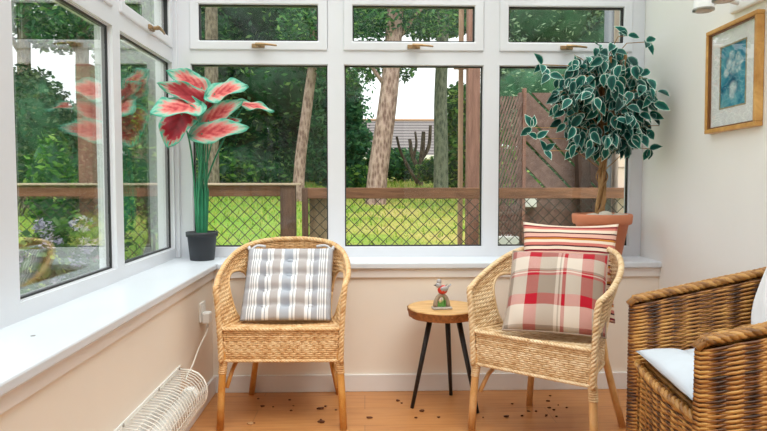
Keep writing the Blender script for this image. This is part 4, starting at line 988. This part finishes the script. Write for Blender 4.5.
def barkm(name, c1, c2):
    m, nt, b = nmat(name); v = N(nt, 'ShaderNodeTexVoronoi'); v.inputs['Scale'].default_value = 15; L(nt, objco(nt, (1, 1, .35)), v.inputs['Vector'])
    n = noise(nt, 6, 5, objco(nt)); s_ = N(nt, 'ShaderNodeMath', operation='MULTIPLY'); L(nt, v.outputs[0], s_.inputs[0]); L(nt, n.outputs[0], s_.inputs[1])
    r = ramp(nt, [(.08, c1), (.38, c2)]); L(nt, s_.outputs[0], r.inputs[0]); L(nt, r.outputs[0], b.inputs['Base Color']); b.inputs['Roughness'].default_value = .95; bump(nt, b, s_.outputs[0], .8, .05); return m
PINEB = barkm('pine_bark', srgb(116, 88, 80), srgb(182, 154, 144)); DARKB = barkm('ivy_bark', srgb(74, 82, 70), srgb(122, 126, 108)); GREYB = barkm('grey_bark', srgb(96, 84, 72), srgb(150, 136, 120))
def tree(label, x, y, path, r, bark, crown=None, n=0, size=.2, mat=None, group='trees beyond the fence', core=True, branches=()):
    z = gz(y); t = thing('tree', label, 'tree', (x, y, z), 0, group)
    g = MB(); pts = catmull(path, 6); m = len(pts); g.tube(pts, [r * (1.25 if i == 0 else 1) * (1 - .35 * i / m) for i in range(m)], 14)
    for p in branches: g.tube(p[:-1], [p[-1], p[-1] * .8, p[-1] * .4][:len(p) - 1], 8)
    g.build('trunk', bark, t)
    if crown:
        V, F = leaf_cloud(crown, n, size); o = np_mesh('crown', V, F, mat, t)
        if core:
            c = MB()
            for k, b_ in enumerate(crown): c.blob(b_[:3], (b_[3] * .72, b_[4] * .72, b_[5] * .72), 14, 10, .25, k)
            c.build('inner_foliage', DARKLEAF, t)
    return t
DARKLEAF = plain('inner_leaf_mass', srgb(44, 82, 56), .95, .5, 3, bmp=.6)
def K(px, D): return (px - 364.5) / 640 * D
# three pines whose bare trunks show
tree('slim leaning pine trunk beyond the left fence bay', K(301, 18), 18, [(-.1, 0, -.3), (.0, 0, 1.2), (.22, 0, 2.8), (.42, 0, 4.6), (.55, 0, 9)], .17, PINEB, [(.6, .5, 9.5, 2.6, 2.4, 1.6), (1.8, 0, 8.4, 1.6, 1.5, 1.0)], 3200, .2, DG, core=False)
tree('thick pale pine trunk beyond the centre window', K(377, 17), 17, [(-.05, 0, -.3), (.02, 0, .8), (.25, 0, 2.4), (.38, 0, 3.6), (.50, 0, 5.5), (.6, 0, 9)], .285, PINEB, [(-.75, .4, 3.75, .95, .9, .6), (-.4, .3, 5.0, 1.5, 1.3, .8), (1.3, .5, 5.1, 1.4, 1.2, .6), (.75, .5, 3.75, .35, .5, .45), (-1.6, .3, 4.6, 1.1, .9, .8)], 6500, .075, DG, core=False, branches=(((.3, 0, 3.0), (-.4, .2, 4.0), (-1.2, .4, 4.5), .06), ((.45, 0, 4.2), (1.2, .2, 5.2), (1.8, .4, 5.7), .06)))
tree('dark ivy-covered trunk right of the white sky gap', K(441, 19), 19, [(0, 0, -.3), (.0, 0, 1.5), (-.02, 0, 3), (.04, 0, 5), (.1, 0, 9)], .23, DARKB, [(.6, .4, 8.2, 2.6, 2, 1.5), (.9, .3, 5.9, 1.3, 1, .7), (-1.3, .3, 6.2, 1.4, 1.0, .6)], 2600, .14, DG, core=False)
tree('pale trunk at the top left of the left back window', K(213, 20), 20, [(.0, 0, -.3), (.02, 0, 2), (.06, 0, 5), (.1, 0, 9)], .25, GREYB, [(0, .6, 9, 2.5, 2, 1.6)], 1800, .2, MG, core=False)
# dense broadleaf and conifer trees closing the view
bk_ = [('broad dark tree behind the left back window', K(243, 27), 27, 3.5, 10.5, DG, 6500), ('dark tree at the left edge of the left back window', K(200, 25), 25, 1.7, 9.5, DG, 4200), ('dark conifer left of the sky gap in the centre window', K(338, 22), 22, 1.05, 3.6, CG, 5200), ('tall dark tree behind the slim leaning trunk', K(290, 30), 30, 3.3, 11.5, CG, 6500),
       ('leafy tree seen through the second left window pane', K(143, 24), 24, 1.5, 8.5, DG, 5200),
       ('grey-green tree behind the right back window', K(555, 15), 15, 1.9, 6.3, GG, 5600), ('small green tree right of the ivy-covered trunk', K(462, 22), 22, .95, 3.4, MG, 3200), ('green tree at the far right beyond the pier', K(640, 20), 20, 2.6, 7.4, DG, 4500)]
for lb, x, y, rad, h, mt, n in bk_:
    z0 = gz(y); rr = random.Random(int(x * 10)); cr = []
    for k in range(9):
        q = k / 8; cr.append((rr.uniform(-.45, .45) * rad, rr.uniform(-.4, .4) * rad, .8 + (h - .8 - rad * .4) * q, rad * (.95 - .35 * q), rad * .8, max(.7, h * .14)))
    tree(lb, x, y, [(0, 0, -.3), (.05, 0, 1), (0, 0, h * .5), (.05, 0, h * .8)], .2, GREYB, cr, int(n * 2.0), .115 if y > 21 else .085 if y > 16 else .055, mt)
for lb, px, cr in (('bare trunked tree at the far left with a high crown, outside the left window', 34, [(-.9, 0, 5.1, 1.5, 1.2, 1.1), (.5, .2, 5.0, 1.3, 1.2, 1.0), (-2.2, .3, 6.2, 1.4, 1.2, 1.2), (.2, .2, 7.0, 2.0, 1.5, 1.0)]), ('high crowned tree right of the bare trunk, outside the left window', 90, [(-.4, 0, 4.9, 1.2, 1.2, 1.1), (.8, .2, 4.9, 1.2, 1.2, 1.3), (.2, .3, 6.8, 1.7, 1.4, 1.1), (-.6, .1, 4.1, .7, .5, .35)])):
    tree(lb, K(px, 16), 16, [(0, 0, -.3), (.03, 0, 1.5), (-.02, 0, 3.2), (.05, 0, 5.2)], .2, GREYB, cr, 7000, .085, DG, core=False, branches=(((0, 0, 3.6), (-.5, .1, 4.4), (-1.0, .2, 5.4), .07), ((0, 0, 3.9), (.5, .1, 4.7), (.9, .2, 5.6), .07)))
# high canopy that shows through the top lights
for lb, x, y, z, w in (('overhanging canopy tree above the sky gap, with white sky flecks', K(408, 24), 24, 7.15, 3.4), ('overhanging canopy tree above the small green tree', K(490, 25), 25, 7.4, 2.6)):
    t = tree(lb, x + 5.5 if x < 3 else x + 3, y + 3, [(0, 0, -.3), (.1, 0, 3), (0, 0, 6), (-.4, 0, 8)], .3, GREYB, [(-5.5 + rx * w, -3 + ry, z - 1 + rz2, w * .55, 1.3, .95) for rx, ry, rz2 in ((-.8, 0, .2), (-.3, .6, .7), (.2, -.3, .1), (.7, .5, .5), (1.1, 0, .1))], 9500, .11, DG, core=False, branches=(((0, 0, 6), (-2.5, -1, 7), (-5.5, -3, 7.6), .14),))
# bushes
def bush(label, x, y, w, h, mat, n, size, name='bush', z=None, group='bushes beyond the fence', flowers=None):
    z = gz(y) if z is None else z; t = thing(name, label, 'bush', (x, y, z), 0, group); R = random.Random(int(abs(x) * 100))
    bl = [(R.uniform(-.7, .7) * w, R.uniform(-.3, .3) * w, h * R.uniform(.3, .65), w * .45, w * .4, h * .38) for _ in range(6)]
    V, F = leaf_cloud(bl, n, size); np_mesh('leaves', V, F, mat, t)
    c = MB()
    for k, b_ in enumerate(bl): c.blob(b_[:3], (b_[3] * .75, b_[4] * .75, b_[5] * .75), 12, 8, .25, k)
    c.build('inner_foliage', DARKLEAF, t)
    g = MB()
    for k in range(4): g.tube([(.05 * (k - 1.5), 0, -.05), (bl[k][0] * .6, bl[k][1], h * .3)], .02, 6)
    g.build('stems', GREYB, t); return t
bush('clipped green hedge below the grey roof', K(405, 30), 30, 2.1, 1.7, DG, 5200, .10)
bush('green bush at the foot of the thick pine', K(358, 21), 21, .9, 1.0, MG, 1800, .09)
bush('green bush under the ivy-covered trunk', K(446, 24), 24, 1.3, 1.3, MG, 2200, .09)
bush('low bush left of the slim pine', K(258, 24), 24, 1.9, 1.5, DG, 2600, .12)
bush('low green bush by the left fence', K(205, 21), 21, 1.6, 1.4, MG, 2600, .12)
HG = leafm('dark_hedge_leaves', [(0, srgb(40, 58, 44)), (.6, srgb(62, 84, 58)), (1, srgb(108, 122, 84))], .25)
for lb, px, h_ in (('tall dark hedge at the far left outside the left window', 22, 2.75), ('tall dark hedge behind the mauve flowers outside the left window', 72, 2.65), ('tall dark hedge beyond the second left pane', 122, 2.5)): bush(lb, K(px, 14), 14, 1.15, h_ + .45, HG, 7000, .07, 'hedge')
bush('bright green shrub beyond the left window pane', K(60, 7.4) + .3, 7.4, .55, 1.55, MG, 2600, .05)
bush('bright yellow-green shrub by the second left pane', K(150, 8.6), 8.6, .5, 2.2, MG, 2600, .05)
bush('tall green shrub seen through the garden trellis', K(508, 7.5), 7.5, .42, 1.75, MG, 2600, .045)
bush('green shrub showing over the brick garden wall', K(524, 5.8), 5.8, .26, 1.12, MG, 900, .035)
# hydrangea just outside the left window
HYL = leafm('hydrangea_leaves', [(0, srgb(48, 84, 48)), (1, srgb(96, 134, 72))], .3)
t = thing('hydrangea', 'hydrangea bush with mauve-grey flower heads outside the left window', 'bush', (-1.83, 3.95, -.12)); bl = [(0, 0, .6, .34, .22, .36), (-.25, 0, .55, .25, .2, .3), (.2, .0, .45, .2, .18, .3)]
V, F = leaf_cloud(bl, 900, .05); np_mesh('leaves', V, F, HYL, t); g = MB()
for k in range(5): g.tube([(.04 * (k - 2), 0, 0), (.1 * (k - 2), 0, .5)], .01, 6)
g.build('stems', GREYB, t); HYF = leafm('hydrangea_petals', [(0, srgb(126, 120, 150)), (.5, srgb(168, 164, 190)), (1, srgb(206, 200, 214))], .3); R = random.Random(3)
for k in range(13):
    c = (R.uniform(-.42, .34), R.uniform(-.26, -.08), R.uniform(.52, .93)); V, F = leaf_cloud([(*c, .065, .06, .05)], 70, .016); np_mesh('flower_head', V, F, HYF, t)
# pruned stump tree in front of the hedge
t = thing('pruned_tree', 'bare pruned tree with stubby dark branches in front of the hedge', 'tree', (K(420, 26), 26, gz(26))); g = MB()
for p, r in (([(0, 0, -.2), (.02, 0, .7), (.1, 0, 1.5), (.14, 0, 2.2)], .14), ([(0, 0, .6), (-.3, 0, 1.2), (-.42, 0, 1.9)], .1), ([(.06, 0, 1.1), (.35, 0, 1.6), (.42, 0, 2.45)], .09), ([(-.1, 0, .1), (-.75, 0, 1.3), (-.95, 0, 2.0)], .07), ([(-.25, 0, 1.2), (-.15, 0, 1.7), (-.2, 0, 2.2)], .06)): g.tube(catmull(p, 4), [r * (1 - .35 * i / 9) for i in range(4 * (len(p) - 1) + 1)], 8)
g.build('trunk', barkm('stump_bark', srgb(62, 52, 44), srgb(110, 94, 80)), t)
# house with a ribbed grey roof
t = thing('bungalow', 'bungalow with a ribbed grey tiled roof behind the hedge', 'house', (3.0, 42, gz(42)))
m, nt, b = nmat('roof_tiles'); wv = N(nt, 'ShaderNodeTexWave', bands_direction='Z'); wv.inputs['Scale'].default_value = 1.5; L(nt, objco(nt), wv.inputs['Vector']); r = ramp(nt, [(.15, srgb(84, 78, 80)), (.5, srgb(134, 126, 126))]); L(nt, wv.outputs[1], r.inputs[0]); L(nt, r.outputs[0], b.inputs['Base Color']); b.inputs['Roughness'].default_value = .9
MB().box(-4.2, 5, .3, 6, -1, 1.35).build('walls', plain('cream_render', srgb(226, 214, 196), .9, .03, 2), t)
g = MB(); zr, ze = 3.72, 1.15
g.add([(-4.8, -.3, ze), (5.6, -.3, ze), (5.6, 3.2, zr), (-4.8, 3.2, zr), (-4.8, 6.6, ze), (5.6, 6.6, ze), (-4.8, -.3, ze - .15), (5.6, -.3, ze - .15), (-4.8, 6.6, ze - .15), (5.6, 6.6, ze - .15)], [(0, 1, 2, 3), (3, 2, 5, 4), (6, 7, 1, 0), (8, 4, 5, 9), (0, 3, 4), (1, 5, 2), (6, 8, 9, 7)], False); g.build('roof', m, t)
MB().box(-4.8, 5.6, -.36, -.28, ze - .24, ze + .02).build('gutter', plain('white_gutter', srgb(226, 222, 214), .6), t)
g = MB(); g.tube([(-4.8, 3.2, zr + .03), (5.6, 3.2, zr + .03)], .1, 8); g.build('ridge', plain('ridge_tile', srgb(176, 140, 116), .9), t)

# ------------------------------------------------------------------ light: overcast sky
w = bpy.data.worlds.new('overcast'); SC.world = w; w.use_nodes = True; nt = w.node_tree; bg = nt.nodes['Background']
tc = N(nt, 'ShaderNodeTexCoord'); sp_ = N(nt, 'ShaderNodeSeparateXYZ'); L(nt, tc.outputs['Generated'], sp_.inputs[0])
r = ramp(nt, [(0, (.75, .78, .80)), (.5, (.88, .90, .92)), (.75, (.95, .98, 1.0)), (1, (1.0, 1.0, 1.0))]); mr = N(nt, 'ShaderNodeMapRange'); mr.inputs[1].default_value = -1; L(nt, sp_.outputs[2], mr.inputs[0]); L(nt, mr.outputs[0], r.inputs[0]); L(nt, r.outputs[0], bg.inputs[0]); bg.inputs[1].default_value = 1.0
sl = bpy.data.lights.new('sun', 'SUN'); sl.energy = 1.2; sl.angle = math.radians(40); sl.color = (1, .97, .92); so = bpy.data.objects.new('sun', sl); COL.objects.link(so); so.rotation_euler = (math.radians(28), math.radians(12), 0)

# ------------------------------------------------------------------ camera
cd = bpy.data.cameras.new('camera'); cam = bpy.data.objects.new('camera', cd); COL.objects.link(cam); SC.camera = cam
cd.sensor_width = 36; cd.lens = 36 * 640 / 767; cam.location = (0, 0, 1.03); cam.rotation_euler = (math.radians(90 - 3.04), 0, math.radians(-1.70)); cd.clip_start = .05; cd.clip_end = 300
SC.view_settings.view_transform = 'Standard'; SC.view_settings.look = 'None'; SC.view_settings.gamma = 1; SC.view_settings.use_curve_mapping = False
SC.view_settings.exposure = .97
SC.cycles.use_denoising = True; SC.cycles.max_bounces = 12; SC.cycles.diffuse_bounces = 5; SC.cycles.glossy_bounces = 4; SC.cycles.transparent_max_bounces = 16
